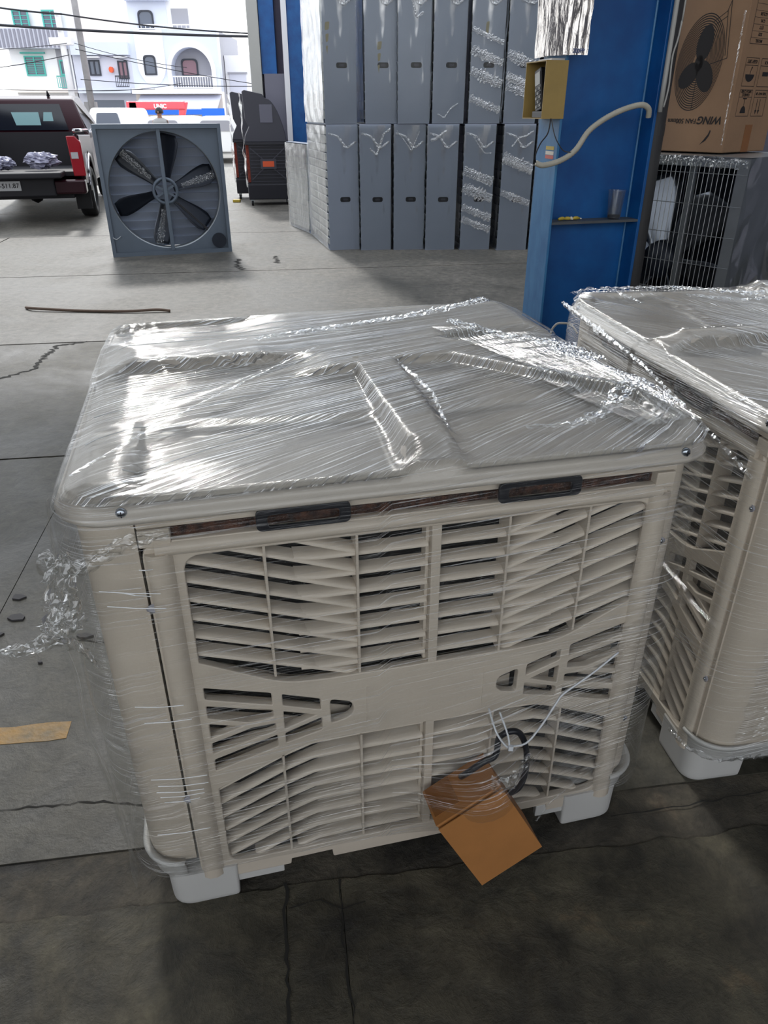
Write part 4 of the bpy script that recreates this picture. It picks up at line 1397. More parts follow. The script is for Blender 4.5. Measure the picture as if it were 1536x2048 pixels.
for i, s_ in enumerate(('MODEL', 'SIZE', 'QTY', 'G.W.', 'COLOR')):
    text_mesh('printed_word', s_, 0.018, M['ink'], kb, TR2(0.13, 1.789 + 0.026 * i), bold=0.0002)
tag(crumple('film_scrap', None, [tuple(Matrix.Translation((1.64, 3.94, 0)) @ Matrix.Rotation(R(38), 4, 'Z') @ Vector(p)) for p in ((-0.012, 0.0, 1.36), (-0.012, 0.006, 1.6), (-0.012, 0.01, 1.9))], 0.02, B, 61, 0.005, 60, 4, up=(-1, 0, 0)), 'thin wrinkled strip of clear film on the large carton edge', 'film')

# ================================================================== EXHAUST FAN STANDING ALONE
ef = empty('exhaust_fan', (-3.19, 9.02, 0.0), R(17), 'square grey exhaust fan with six blades standing on the open floor', 'fan')
FS = 1.39
outer = [(0, 0), (FS, 0), (FS, FS), (0, FS)]
ring_o = [(FS / 2 + 0.628 * math.cos(R(a)), FS / 2 + 0.628 * math.sin(R(a))) for a in range(0, 360, 5)]
mesh_obj('orifice_panel', curve_plate([outer[::1], ring_o], 0.004, 0.001), M['fan_metal'], ef, stand(0.045, 0.004))
cs = MB()
for (x0, x1, z0, z1) in ((0, FS, 0, 0.004), (0, FS, FS - 0.004, FS), (0, 0.004, 0.004, FS - 0.004), (FS - 0.004, FS, 0.004, FS - 0.004)):
    cs.box(x0, x1, 0.0, 0.40, z0, z1)
for (x0, x1, z0, z1) in ((0.004, FS - 0.004, 0.004, 0.045), (0.004, FS - 0.004, FS - 0.045, FS - 0.004), (0.004, 0.04, 0.045, FS - 0.045), (FS - 0.04, FS - 0.004, 0.045, FS - 0.045)):
    cs.box(x0, x1, 0.0, 0.012, z0, z1)
cs.build('casing', M['fan_metal'], ef)
MB().lathe([(0.628, 0.0), (0.645, 0.012), (0.640, 0.026), (0.622, 0.03), (0.615, 0.10), (0.620, 0.10)], 72, Matrix.Translation((FS / 2, 0.052, FS / 2)) @ Matrix.Rotation(R(90), 4, 'X') @ Matrix.Scale(-1, 4, (0, 0, 1)), close=True).build('venturi_ring', M['galv'], ef, smooth=True)
for a in (8, 68, 128, 188, 248, 308):
    blade(ef, M['dk_fan'] if a not in (128, 248) else M['blade'], a + 8, 0.10, 0.60, 0.20, 36, (FS / 2, 0.17, FS / 2), axis_x=False)
MB().lathe([(0.115, -0.01), (0.150, -0.01), (0.150, 0.012), (0.115, 0.012)], 36, Matrix.Translation((FS / 2, 0.09, FS / 2)) @ Matrix.Rotation(R(90), 4, 'X'), close=True).build('pulley_rim', M['fan_metal'], ef, smooth=True)
for k in range(3):
    a = R(30 + 60 * k)
    MB().box(-0.13, 0.13, 0.085, 0.095, -0.012, 0.012, Matrix.Translation((FS / 2, 0, FS / 2)) @ Matrix.Rotation(a, 4, 'Y')).build('pulley_spoke', M['fan_metal'], ef)
MB().box(FS / 2 - 0.022, FS / 2 + 0.022, 0.02, 0.05, 0.045, FS - 0.045).build('front_strut', M['fan_metal'], ef, bevel=0.004)
for (dx, dz) in ((0.03, -0.02), (-0.03, 0.02)):
    MB().tube([(FS / 2 + 0.10 + dx, 0.088, FS / 2 - 0.11 + dz), (1.22 + dx, 0.088, 0.17 + dz)], 0.007, 6).build('drive_belt', M['belt'], ef)
mo = MB().tube([(1.25, 0.012, 0.135), (1.25, 0.20, 0.135)], 0.085, 20).build('motor', M['dk_fan'], ef, smooth=False)
MB().box(1.10, 1.34, 0.10, 0.32, 0.045, 0.07).build('motor_bracket', M['dk_fan'], ef)
for k in range(13):
    z = 0.06 + k * 0.098
    T = Matrix.Translation((0, 0.37, z)) @ Matrix.Rotation(R(17), 4, 'X')
    MB().prism([(0.0, -0.004), (0.012, -0.004), (0.012, 0.101), (0.004, 0.103), (0.0, 0.101)], 0.006, FS - 0.006, 'x', T).build('shutter_slat', M['grey_metal'], ef)
MB().tube(smooth_path([(0.03, -0.008, 0.22), (0.07, -0.012, 0.20), (0.12, -0.008, 0.23)]), 0.006, 6).build('strap_end', M['galv'], ef)

ff = empty('stretch_film'); ff.parent = ef
for a in (136, 256, 16):
    c_, s_ = math.cos(R(a)), math.sin(R(a))
    crumple('blade_film', ff, [(FS / 2 + r * c_, 0.10, FS / 2 + r * s_) for r in (0.2, 0.35, 0.5, 0.6)], (0.06, 0.12), B, a, 0.014, 36, 9, up=(0, -1, 0))
# ================================================================== STACK OF EXHAUST FAN UNITS
UD = 1.38
def side_unit():
    t = empty('exhaust_fan_box', (0, 0, 0), 0, 'x', 'fan unit', 'exhaust fan boxes stacked two high')
    W_ = 0.37
    c = MB()
    c.box(0, W_, 0, 0.004, 0, UD)                      # side sheet facing the room
    c.box(0, W_, UD - 0.004, UD, 0, UD)
    c.box(0, W_, 0.004, UD - 0.004, 0, 0.004).box(0, W_, 0.004, UD - 0.004, UD - 0.004, UD)
    c.box(0.30, 0.305, 0.004, UD - 0.004, 0.004, UD - 0.004)
    c.build('casing', M['grey_metal'], t)
    MB().box(0.305, W_, -0.0015, 0.0, 0.0, UD).build('folded_edge', M['grey_metal'], t)
    MB().box(0.0, 0.022, -0.0015, 0.0, 0.0, UD).build('folded_edge', M['grey_metal'], t)
    lp_ = round_poly([(0.145, 0.550), (0.270, 0.550), (0.270, 0.604), (0.145, 0.604)], 0.025, 5)
    h = MB().prism(lp_, -0.003, 0.001, 'y').build('handle_slot', M['black_plastic'], t)
    MB().prism([(0.208 + (a - 0.208) * 0.45, 0.5785 + (b - 0.5785) * 0.45) for a, b in lp_], -0.0045, -0.003, 'y').build('slot_grip', M['cool_dark'], h)
    for k in range(14):
        z = 0.05 + k * 0.094
        T = Matrix.Translation((0.02, 0, z)) @ Matrix.Rotation(R(-16), 4, 'Y')
        MB().prism([(-0.004, 0.0), (0.008, 0.0), (0.008, 0.085), (0.0, 0.089), (-0.004, 0.085)], 0.02, UD - 0.02, 'y', T @ Matrix(((1, 0, 0, 0), (0, 1, 0, 0), (0, 0, 1, 0), (0, 0, 0, 1)))) if False else None
        mb = MB().box(0.0, 0.006, 0.02, UD - 0.02, 0.0, 0.088, T)
        mb.build('shutter_slat', M['galv'], t)
    return t
bot = [(-0.66, 9.50), (-0.275, 9.50), (0.125, 9.52), (0.515, 9.50), (0.945, 9.52), (1.395, 9.48), (1.795, 9.55)]
top_ = [(-0.665, 9.50), (-0.205, 9.52), (0.165, 9.50), (0.560, 9.52), (0.975, 9.53), (1.375, 9.50), (1.79, 9.56)]
ordw = ('leftmost', 'second from left', 'third from left', 'fourth from left', 'third from the right', 'second from the right', 'rightmost')
proto = side_unit()
n_ = 0
for row, (lst, z) in enumerate(((bot, 0.0), (top_, UD + 0.004))):
    for i, (x, y) in enumerate(lst):
        u = proto if n_ == 0 else copy_tree(proto)
        n_ += 1
        u.location = (x, y, z)
        u.rotation_euler = (0, 0, R(14 if i == 0 else 9 if i < 4 else 6))
        u['label'] = 'grey fan box in film, %s in the %s row' % (ordw[i], ('lower', 'upper')[row])
        ff = empty('stretch_film'); ff.parent = u
        sd_ = n_ * 1.7
        MB().grid(lambda a, b: (-0.01 + 0.39 * a, -0.010 - 0.004 * abs(mn.noise(Vector((a * 2, b * 3, sd_)))), 0.01 + 1.36 * b), 12, 30).build('front_film', M['film_soft'], ff, smooth=True, recalc=False)
        if i in (0, 1):
            MB().grid(lambda a, b: (-0.016 - 0.018 * abs(mn.noise(Vector((a * 5, b * 9, sd_)))), 0.0 + 1.37 * a, 0.01 + 1.36 * b), 16, 30).build('side_film', M['film_cage'], ff, smooth=True, recalc=False)
        rr_ = random.Random(n_)
        if row == 0 or i in (2, 3, 5):
            zz0 = 1.32 if row == 0 else 0.95
            if row == 1:
                zz0 = (0.25, 0.62, 1.28)[i % 3]
            xa_ = rr_.uniform(0.0, 0.12); xb_ = rr_.uniform(0.2, 0.37)
            dz_ = [rr_.uniform(-0.02, 0.05), rr_.uniform(0.03, 0.16), rr_.uniform(0.08, 0.30), rr_.uniform(0.0, 0.26)]
            if i % 2:
                dz_ = dz_[::-1]
            pts = [(xa_ + (xb_ - xa_) * q / 3, -0.022, zz0 - dz_[q]) for q in range(4)]
            crumple('film_fold', ff, pts, rr_.uniform(0.015, 0.045), M['film_white'], n_, 0.012, 40, 4, up=(0, -1, 0))
        if i >= 4:
            for q in range(4):
                z0 = rr_.uniform(0.25, 1.25)
                crumple('film_fold', ff, [(0.0, -0.02, z0), (0.18, -0.022, z0 - 0.07), (0.36, -0.02, z0 - 0.13)], rr_.uniform(0.06, 0.16), M['film_white'], n_ + 20 * q, 0.008, 24, 8, up=(0, -1, 0))
        if row == 1 and i in (0, 1, 4):
            px_, pz_ = ((0.03, 0.90), (0.14, 0.72), (0, 0), (0, 0), (0.15, 0.86))[i]
            for q in range(3 if i != 4 else 1):
                w0, h0 = (0.03, 0.13) if i == 4 else (0.045 - 0.012 * q, 0.085)
                z_ = pz_ - 0.11 * q
                pp_ = round_poly([(px_ + 0.01 * q, z_), (px_ + w0, z_ + 0.01), (px_ + w0 + 0.01, z_ + h0), (px_ + 0.004, z_ + h0 * 0.9)], 0.015, 3)
                MB().prism(pp_, -0.0035, -0.001, 'y').build('adhesive_patch', M['adh'], u)
# lone unit left of the stack
u = copy_tree(proto, skip=('stretch_film',))
u.location = (-1.02, 10.92, 0.0); u.rotation_euler = (0, 0, R(23)); u.scale = (0.36, 0.72, 0.82)
u['label'] = 'smaller silvery fan box with shutter slats on the floor left of the stack'
u['group'] = 'lone fan box'
ff = empty('stretch_film'); ff.parent = u
MB().grid(lambda a, b: (-0.05 - 0.05 * abs(mn.noise(Vector((a * 5, b * 9, 3)))), 1.37 * a, 0.01 + 1.36 * b), 16, 30).build('side_film', M['film_cage'], ff, smooth=True, recalc=False)

# ================================================================== MOBILE COOLERS AT THE BACK
def mobile(x, y, rz, label):
    t = empty('mobile_air_cooler', (x, y, 0), rz, label, 'air cooler', 'dark mobile air coolers by the entrance')
    W_, D_ = 0.78, 0.62
    MB().prism([(0.03, 0.10), (D_ - 0.03, 0.10), (D_, 0.36), (0.0, 0.36)], 0.0, W_, 'x').build('water_tank', M['cool_black'], t, bevel=0.015)
    MB().box(0.0, W_, 0.02, D_ - 0.02, 0.36, 0.38).box(0, W_, 0.0, D_, 1.0, 1.04).build('body_rim', M['cool_black'], t)
    MB().box(0.06, W_ - 0.06, 0.04, D_ - 0.04, 0.38, 1.0).build('inner_body', M['cool_black'], t)
    MB().box(0.012, 0.06, 0.06, D_ - 0.06, 0.39, 0.99).build('side_pad', M['brown_pad'], t)
    MB().box(W_ - 0.06, W_ - 0.012, 0.06, D_ - 0.06, 0.39, 0.99).build('side_pad', M['brown_pad'], t)
    gr = MB()
    for k in range(11):      # converging grille bars on the front
        a = k / 10
        gr.box(0.08, W_ - 0.08, 0.012, 0.022, 0.40 + 0.57 * a, 0.408 + 0.57 * a)
    gr.build('grille_bars', M['cool_dark'], t)['kind'] = 'stuff'
    for s in (1, -1):
        MB().box(-0.40, 0.40, 0.004, 0.014, -0.008, 0.008, Matrix.Translation((W_ / 2, 0, 0.69)) @ Matrix.Rotation(R(40 * s), 4, 'Y')).build('diagonal_bar', M['cool_dark'], t)
    MB().box(0.25, 0.53, -0.006, 0.012, 0.61, 0.77).build('badge_plate', M['cool_dark'], t)
    MB().box(0.29, 0.49, -0.010, -0.006, 0.645, 0.735).build('orange_badge', M['orange'], t)
    # hood: narrows upwards, curved on the right
    prof = [(0.0, 1.04), (W_, 1.04)]
    for k in range(9):
        s = k / 8
        prof.append((W_ - 0.04 - 0.33 * s ** 1.3, 1.06 + 0.62 * math.sin(s * math.pi / 2) * 1.0 + 0.04 * s))
    prof += [(0.36, 1.78), (0.06, 1.84), (0.02, 1.82), (0.04, 1.40), (0.10, 1.28), (0.02, 1.14)]
    MB().prism(prof, 0.06, D_ - 0.10, 'y').build('air_hood', M['cool_dark'], t, bevel=0.02)
    MB().box(0.30, 0.52, 0.05, 0.062, 1.34, 1.62).build('hood_panel', M['shut_l'], t, bevel=0.005)
    for px, py in ((0.06, 0.07), (W_ - 0.06, 0.07), (0.06, D_ - 0.07), (W_ - 0.06, D_ - 0.07)):
        cst = MB().tube([(px - 0.02, py, 0.045), (px + 0.02, py, 0.045)], 0.045, 14).build('caster', M['rubber'], t)
        MB().box(px - 0.028, px + 0.028, py - 0.02, py + 0.02, 0.05, 0.11).build('caster_fork', M['galv'], cst)
    fo = empty('stretch_film'); fo.parent = t
    MB().grid(lambda a, b: (-0.02 + 0.05 * mn.noise(Vector((a * 3, b * 9, 3))), 0.02 + 0.6 * a, 0.3 + 1.5 * b), 10, 30).build('side_film', M['film_cage'], fo, smooth=True, recalc=False)
    return t
mobile(-2.44, 14.4, R(10), 'dark grey mobile air cooler with orange badge beside the stacked fan boxes')
mobile(-2.86, 15.55, R(10), 'dark mobile air cooler partly hidden behind the one with the orange badge')
tag(MB().box(-2.86, -2.72, 15.0, 15.1, 0.0, 0.05).build('yellow_block', M['conn_y'], bevel=0.01), 'small yellow block on the floor by the dark coolers', 'block')

# rear blue column and white strip
rc = empty('steel_column', (-1.86, 16.0, 0), 0, 'far blue steel column behind the stacked fan boxes', 'column')
MB().box(0.0, 0.10, 0.0, 0.18, 0.0, 5.15).build('flange', M['rail_white'], rc)
MB().box(0.10, 0.42, 0.02, 0.20, 0.0, 5.15).build('web', M['blue'], rc)
MB().box(0.42, 0.50, 0.0, 0.3, 0.0, 5.15).build('flange', M['blue'], rc)

# ================================================================== PICKUP TRUCK
tk = empty('pickup_truck', (-4.50, 12.16, 0), R(14), 'dark maroon pickup truck seen from behind at the left', 'pickup truck')
# local: x from -1.84 (left) to 0 (right side), y from 0 (rear) to 5.2
TW = 1.84
def side(poly, x0, x1, nm, m, bev=0.02):
    return MB().prism(poly, x0, x1, 'x').build(nm, m, tk, bevel=bev)
# bed outer walls
bed = [(0.10, 0.55), (0.55, 0.52), (0.58, 0.72), (0.72, 0.90), (0.95, 0.96), (1.18, 0.90), (1.32, 0.72), (1.36, 0.50), (1.75, 0.48), (1.75, 1.18), (0.05, 1.22), (0.05, 0.80)]
side(bed, -0.10, -0.02, 'bed_wall', M['truck_red'])
side(bed, -TW + 0.02, -TW + 0.10, 'bed_wall', M['truck_red'])
MB().box(-TW + 0.1, -0.10, 0.10, 1.75, 0.66, 0.72).build('bed_floor', M['truck_dark'], tk)
MB().box(-TW + 0.1, -0.10, 1.70, 1.76, 0.72, 1.22).build('bed_headboard', M['truck_dark'], tk)
MB().box(-TW + 0.22, -0.30, -0.42, 0.08, 0.66, 0.74).build('tailgate', M['truck_dark'], tk, bevel=0.02)
# rails on top of the bed
MB().tube([(-0.06, 0.0, 1.27), (-0.06, 1.7, 1.25)], 0.028, 10).build('bed_rail', M['chrome'], tk, smooth=True)
MB().tube([(-TW + 0.06, 0.0, 1.27), (-TW + 0.06, 1.7, 1.25)], 0.028, 10).build('bed_rail', M['chrome'], tk, smooth=True)
# cab
def cabprism():
    ys = [(1.75, 0.50), (1.75, 1.20), (1.98, 1.70), (2.3, 1.755), (3.0, 1.755), (3.75, 1.25), (5.0, 1.10), (5.15, 0.75), (5.1, 0.45), (4.75, 0.42), (4.65, 0.70), (4.4, 0.85), (4.1, 0.80), (3.95, 0.55), (3.9, 0.42)]
    mb = MB()
    vs = []
    for sx in (-1, 1):
        for (y, z) in ys:
            hw = TW / 2 - (0.20 * sm(1.15, 1.75, z)) - 0.02
            vs.append((-TW / 2 + sx * hw, y, z))
    n = len(ys)
    fs = [tuple(range(n)), tuple(range(n, 2 * n))[::-1]] + [(i, n + i, n + (i + 1) % n, (i + 1) % n) for i in range(n)]
    mb.add(vs, fs)
    return mb
cabprism().build('cab', M['truck_red'], tk, bevel=0.03)
rwm = M['glass_dark']
wq = MB()
wq.add([(-1.50, 1.745, 1.25), (-0.34, 1.745, 1.25), (-0.44, 1.93, 1.63), (-1.40, 1.93, 1.63)], [(0, 1, 2, 3)])
wq.build('rear_window', rwm, tk, recalc=False)
wq = MB()
wq.add([(-1.14, 1.776, 1.32), (-0.76, 1.776, 1.32), (-0.78, 1.867, 1.51), (-1.20, 1.867, 1.51)], [(0, 1, 2, 3)])
wq.add([(-0.72, 1.805, 1.38), (-0.56, 1.805, 1.38), (-0.57, 1.867, 1.51), (-0.70, 1.867, 1.51)], [(0, 1, 2, 3)])
wq.build('window_light_patch', mat('painted_window_light', (120, 156, 160), 0.2), tk, recalc=False)  # opaque teal patches paint the light seen in the rear window
for sx in (-0.045, -TW + 0.045):
    wq = MB()
    s_ = 1 if sx > -0.5 else -1
    wq.add([(sx - s_ * 0.0, 2.0, 1.20), (sx, 3.55, 1.20), (sx - s_ * 0.19, 3.0, 1.66), (sx - s_ * 0.19, 2.12, 1.66)], [(0, 1, 2, 3)])
    wq.build('side_window', rwm, tk, recalc=False)
# tail lights
for x0, x1 in ((-0.19, 0.0), (-TW, -TW + 0.19)):
    tl = MB().prism([(x0 + 0.02, 0.66), (x1, 0.66), (x1, 1.12), (x0 + 0.12 if x0 > -1 else x0, 1.20), (x0, 1.20) if x0 > -1 else (x0 + 0.02, 1.2)], -0.02, 0.12, 'y').build('tail_light', M['tail_red'], tk, bevel=0.012)
    MB().box(x0 + 0.03, x1 - 0.06, -0.03, 0.0, 0.90, 0.985).build('reverse_lens', M['lamp_white'], tl)
# bumper, plate, underside
MB().box(-TW + 0.02, -0.02, -0.12, 0.12, 0.42, 0.62).build('rear_bumper', M['truck_red'], tk, bevel=0.03)
MB().box(-TW + 0.45, -0.45, -0.16, -0.04, 0.40, 0.66).build('step_plate', M['truck_dark'], tk, bevel=0.02)
pl = MB().box(-1.38, -0.92, -0.175, -0.165, 0.49, 0.62).build('license_plate', M['plate'], tk)
text_mesh('plate_text', '61C-511.87', 0.088, M['ink'], pl, Matrix.Translation((-1.15, -0.176, 0.555)) @ Matrix.Rotation(R(90), 4, 'X'), bold=0.0012)
MB().box(-TW + 0.25, -0.25, 0.2, 4.8, 0.34, 0.50).build('chassis', M['truck_dark'], tk)
MB().tube([(-TW + 0.2, 0.95, 0.36), (-0.2, 0.95, 0.36)], 0.06, 10).build('rear_axle', M['truck_dark'], tk)
MB().lathe([(0.0001, -0.10), (0.09, -0.08), (0.13, 0.0), (0.09, 0.08), (0.0001, 0.10)], 16, Matrix.Translation((-TW / 2, 0.95, 0.34)) @ Matrix.Rotation(R(90), 4, 'Y')).build('differential', M['truck_dark'], tk, smooth=True)
for x in (-0.13, -TW + 0.13):
    for y in (0.95, 4.32):
        T = Matrix.Translation((x, y, 0.375)) @ Matrix.Rotation(R(90), 4, 'Y')
        ti = MB().lathe([(0.24, -0.12), (0.34, -0.125), (0.372, -0.10), (0.375, 0.0), (0.372, 0.10), (0.34, 0.125), (0.24, 0.12)], 36, T, close=True).build('tire', M['rubber'], tk, smooth=True)
        MB().lathe([(0.0001, -0.06), (0.24, -0.10), (0.245, 0.10), (0.22, 0.09), (0.05, 0.06), (0.0001, 0.07)], 24, T).build('wheel_rim', M['galv'], ti, smooth=True)
# chrome wheel arch trim
for x in (-0.012, -TW + 0.012):
    arc = [(x, 0.95 + 0.44 * math.cos(R(a)), 0.46 + 0.46 * math.sin(R(a))) for a in range(-5, 186, 10)]
    MB().tube(arc, 0.022, 6).build('wheel_arch_trim', M['chrome'], tk, smooth=True)
MB().box(-TW + 0.03, -TW + 0.26, 0.42, 0.44, 0.16, 0.5).build('mud_flap', M['rubber'], tk)
MB().box(-0.26, -0.03, 0.42, 0.44, 0.16, 0.5).build('mud_flap', M['rubber'], tk)
# mirrors and roof antenna
MB().box(-0.02, 0.16, 3.3, 3.38, 1.12, 1.30).build('wing_mirror', M['chrome'], tk, bevel=0.03)
MB().tube([(-TW / 2 + 0.30, 2.2, 1.75), (-TW / 2 + 0.30, 2.15, 1.82)], [0.03, 0.008], 8).build('antenna_fin', M['truck_dark'], tk)
# plastic bag in the bed
def lump(name, c, r, m, seed, n=18, amp=0.35):
    def fn(u, v):
        a, b = 2 * math.pi * u, math.pi * v
        d = Vector((math.cos(a) * math.sin(b), math.sin(a) * math.sin(b), math.cos(b)))
        k = 1 + amp * mn.noise(d * 3.1 + Vector((seed, 0, 0))) + 0.2 * mn.noise(d * 8 + Vector((seed, 3, 0)))
        return (c[0] + d.x * r[0] * k, c[1] + d.y * r[1] * k, c[2] + d.z * r[2] * k)
    return MB().grid(fn, n * 2, n).build(name, m, None)
bagm = mat('grey_plastic_bag', (150, 150, 172), 0.25, bump=0.6, bscale=18)
tag(lump('plastic_bag', (-5.16, 12.22, 0.87), (0.24, 0.15, 0.11), bagm, 4), 'crumpled grey plastic bag in the pickup bed near the tail light', 'bag')
tag(lump('plastic_bag', (-5.72, 12.12, 0.84), (0.17, 0.16, 0.09), bagm, 9), 'lower crumpled plastic bag left in the pickup bed', 'bag')

# ================================================================== SMALL THINGS ON THE FLOOR
sk = MB().tube(smooth_path([(-3.12, 6.45, 0.012), (-3.0, 6.38, 0.02), (-2.6, 6.33, 0.012), (-2.2, 6.30, 0.014), (-1.95, 6.33, 0.02), (-1.83, 6.32, 0.012)]), [0.012] * 31, 6).build('stick', M['stick'], smooth=True)
tag(sk, 'long thin brown stick lying on the floor left of the coolers', 'stick')
labs = ('dark flat scrap on floor left of the nearest cooler, farthest of the scraps', 'dark flat scrap on floor left of the nearest cooler, second from the back', 'dark flat scrap at the left picture edge', 'tiny dark scrap on the floor near the yellow line', 'dark curled scrap below the film tail')
for i, (x, y, s_) in enumerate(((-1.29, 2.12, 0.035), (-1.245, 2.00, 0.038), (-1.27, 1.91, 0.03), (-1.07, 1.77, 0.010), (-0.985, 1.90, 0.032))):
    r_ = random.Random(i + 40)
    poly = [(x + s_ * r_.uniform(0.5, 1.1) * math.cos(R(a)), y + 0.55 * s_ * r_.uniform(0.5, 1.1) * math.sin(R(a))) for a in range(i * 17, 360 + i * 17, 60)]
    tag(MB().prism(poly, 0.0, 0.006, 'z').build('floor_scrap', M['debris']), labs[i], 'scrap', 'dark scraps on the floor left of the coolers')

# ================================================================== STREET: BUILDINGS
FY = 65.0
def bwin(parent, x0, x1, z0, z1, frame_m, glass_m, rounded=0.0, bars=0, mull=True, y=FY):
    w_ = 0.10
    o_ = [(x0, z0), (x1, z0), (x1, z1), (x0, z1)]
    i_ = [(x0 + w_, z0 + w_), (x1 - w_, z0 + w_), (x1 - w_, z1 - w_), (x0 + w_, z1 - w_)]
    if rounded:
        o_ = round_poly(o_, [0, 0, rounded, rounded], 6); i_ = round_poly(i_, [0, 0, rounded, rounded], 6)
    f = mesh_obj('window', curve_plate([o_, i_], 0.12), frame_m, parent, stand(y - 0.10, 0.12))
    MB().prism(i_, y - 0.04, y - 0.02, 'y').build('pane', glass_m, f)
    b = MB()
    if mull:
        xm = (x0 + x1) / 2
        b.box(xm - 0.05, xm + 0.05, y - 0.09, y - 0.02, z0 + w_, z1 - w_)
    for k in range(bars):
        z = z0 + w_ + (z1 - z0 - 2 * w_) * (k + 1) / (bars + 1)
        b.box(x0 + w_, x1 - w_, y - 0.08, y - 0.05, z - 0.02, z + 0.02)
    if b.v:
        b.build('mullion', frame_m, f)
    return f
def railing(parent, x0, x1, z0, z1, m, n, y=FY):
    b = MB()
    b.box(x0, x1, y - 0.95, y - 0.88, z1 - 0.08, z1)
    b.box(x0, x1, y - 0.95, y - 0.88, z0, z0 + 0.05)
    for k in range(n + 1):
        x = x0 + (x1 - x0) * k / n
        b.box(x - 0.02, x + 0.02, y - 0.93, y - 0.90, z0, z1)
    b.build('railing', m, parent)
# house one (white, teal shutters)
h1 = empty('town_house', (0, 0, 0), 0, 'white town house with teal shutters, leftmost across the street', 'building')
MB().box(-28.2, -23.6, FY, FY + 9, 0, 6.1).build('lower_wall', M['white_wall'], h1)
MB().box(-31.5, -23.6, FY + 0.3, FY + 9, 6.1, 13).build('upper_wall', M['white_wall'], h1)
fs_ = MB()
for k in range(15):
    fs_.box(-28.4 + k * 0.31, -28.24 + k * 0.31, FY - 1.06, FY - 1.0, 5.75, 6.9)
MB().box(-28.4, -23.7, FY - 1.0, FY + 0.3, 5.70, 6.95).build('balcony', M['lav_wall'], h1)
fs_.build('corrugation', M['corrug'], h1)
bwin(h1, -27.4, -26.2, 6.95, 8.15, M['teal'], M['win_glass'], bars=3)
bwin(h1, -25.2, -23.9, 6.95, 8.15, M['teal'], M['win_glass'], bars=3)
railing(h1, -27.4, -26.2, 6.6, 7.0, M['rail_white'], 10, FY + 0.2)
railing(h1, -25.2, -23.9, 6.6, 7.0, M['rail_white'], 10, FY + 0.2)
wn_ = bwin(h1, -27.15, -25.7, 3.97, 5.27, M['teal'], M['win_glass'], bars=7)
MB().box(-27.3, -25.5, FY - 0.3, FY, 5.40, 5.50).build('window_canopy', M['teal'], h1)
MB().box(-24.7, -23.7, FY - 0.02, FY + 0.01, 3.1, 5.7).build('recess_shade', M['shade_wall'], h1)  # flat grey panel, the shade of a recess put into its colour
bwin(h1, -24.55, -23.85, 4.0, 5.0, M['teal'], M['win_glass'])
railing(h1, -24.6, -23.7, 3.15, 3.95, M['teal'], 6)
MB().box(-28.3, -23.5, FY - 0.9, FY, 2.85, 3.05).build('ledge', M['cream_wall'], h1)
# house two (lavender)
h2 = empty('town_house', (0, 0, 0), 0, 'lavender grey town house with two small windows, middle of the street row', 'building')
MB().box(-23.5, -19.1, FY, FY + 9, 0, 6.1).build('lower_wall', M['lav_wall'], h2)
MB().box(-23.5, -19.3, FY + 2.4, FY + 9, 6.1, 9.6).build('upper_wall', M['cream_wall'], h2)
MB().box(-23.4, -19.1, FY - 0.5, FY, 5.30, 6.1).build('parapet', M['blue_wall'], h2)
MB().box(-23.2, -19.2, FY - 0.9, FY, 2.80, 3.15).build('ledge', M['blue_wall'], h2)
bwin(h2, -22.35, -21.5, 3.97, 5.0, M['frame_dark'], M['win_glass'])
bwin(h2, -20.15, -19.4, 3.75, 4.95, M['frame_dark'], M['win_pink'])
for x0, x1 in ((-22.5, -21.4), (-20.3, -19.3)):
    MB().box(x0, x1, FY - 0.35, FY, 5.12, 5.22).build('window_canopy', M['rail_white'], h2)
railing(h2, -20.2, -19.25, 3.2, 3.95, M['frame_dark'], 7)
MB().box(-22.6, -20.1, FY - 0.06, FY, 0.2, 2.35).build('shop_window', M['win_glass'], h2)
tag(MB().prism([(-20.62 + 0.16 * math.cos(R(a)), 4.35 + 0.2 * math.sin(R(a))) for a in range(0, 360, 30)], FY - 0.4, FY - 0.1, 'y').build('hanging_ornament', M['orange']), 'orange round ornament on the lavender house wall', 'ornament')
# house three (pale blue with arch)
h3 = empty('town_house', (0, 0, 0), 0, 'pale blue town house with big arched balcony and rounded windows', 'building')
arch_o = [(-19.1, 2.9), (-12.45, 2.9), (-12.45, 6.9), (-19.1, 6.9)]
arch_i = [(-13.05, 3.1)] + [(-14.58 + 1.53 * math.cos(R(a)), 4.30 + 1.50 * math.sin(R(a))) for a in range(0, 181, 10)] + [(-16.11, 3.1)]
mesh_obj('facade', curve_plate([arch_o, arch_i[::-1]], 1.0), M['blue_wall'], h3, stand(FY, 1.0))
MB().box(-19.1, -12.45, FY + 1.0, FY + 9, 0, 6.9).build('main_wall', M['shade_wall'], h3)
MB().box(-19.1, -12.45, FY, FY + 1.0, 0, 2.9).build('ground_floor', M['cream_wall'], h3)
tr_o = [(-12.75, 3.1)] + [(-14.58 + 1.83 * math.cos(R(a)), 4.30 + 1.80 * math.sin(R(a))) for a in range(0, 181, 10)] + [(-16.41, 3.1)]
mesh_obj('arch_trim', curve_plate([tr_o + [(-16.11, 3.1)] + arch_i[::-1][1:] ], 0.15), M['rail_white'], h3, stand(FY - 0.15, 0.15))
shield = round_poly([(-18.6, 6.9), (-18.6, 4.2), (-18.0, 3.35), (-17.1, 3.35), (-16.5, 4.2), (-16.5, 6.9)], [0, 0.5, 0.4, 0.4, 0.5, 0], 6)
MB().prism(shield, FY - 0.12, FY + 0.0, 'y').build('white_panel', M['rail_white'], h3)
bwin(h3, -18.12, -17.2, 4.0, 5.30, M['frame_dark'], M['win_glass'], rounded=0.3, mull=False, y=FY - 0.14)
bwin(h3, -15.55, -14.3, 3.95, 5.12, M['frame_dark'], M['win_pink'], rounded=0.3, mull=False, y=FY + 0.98)
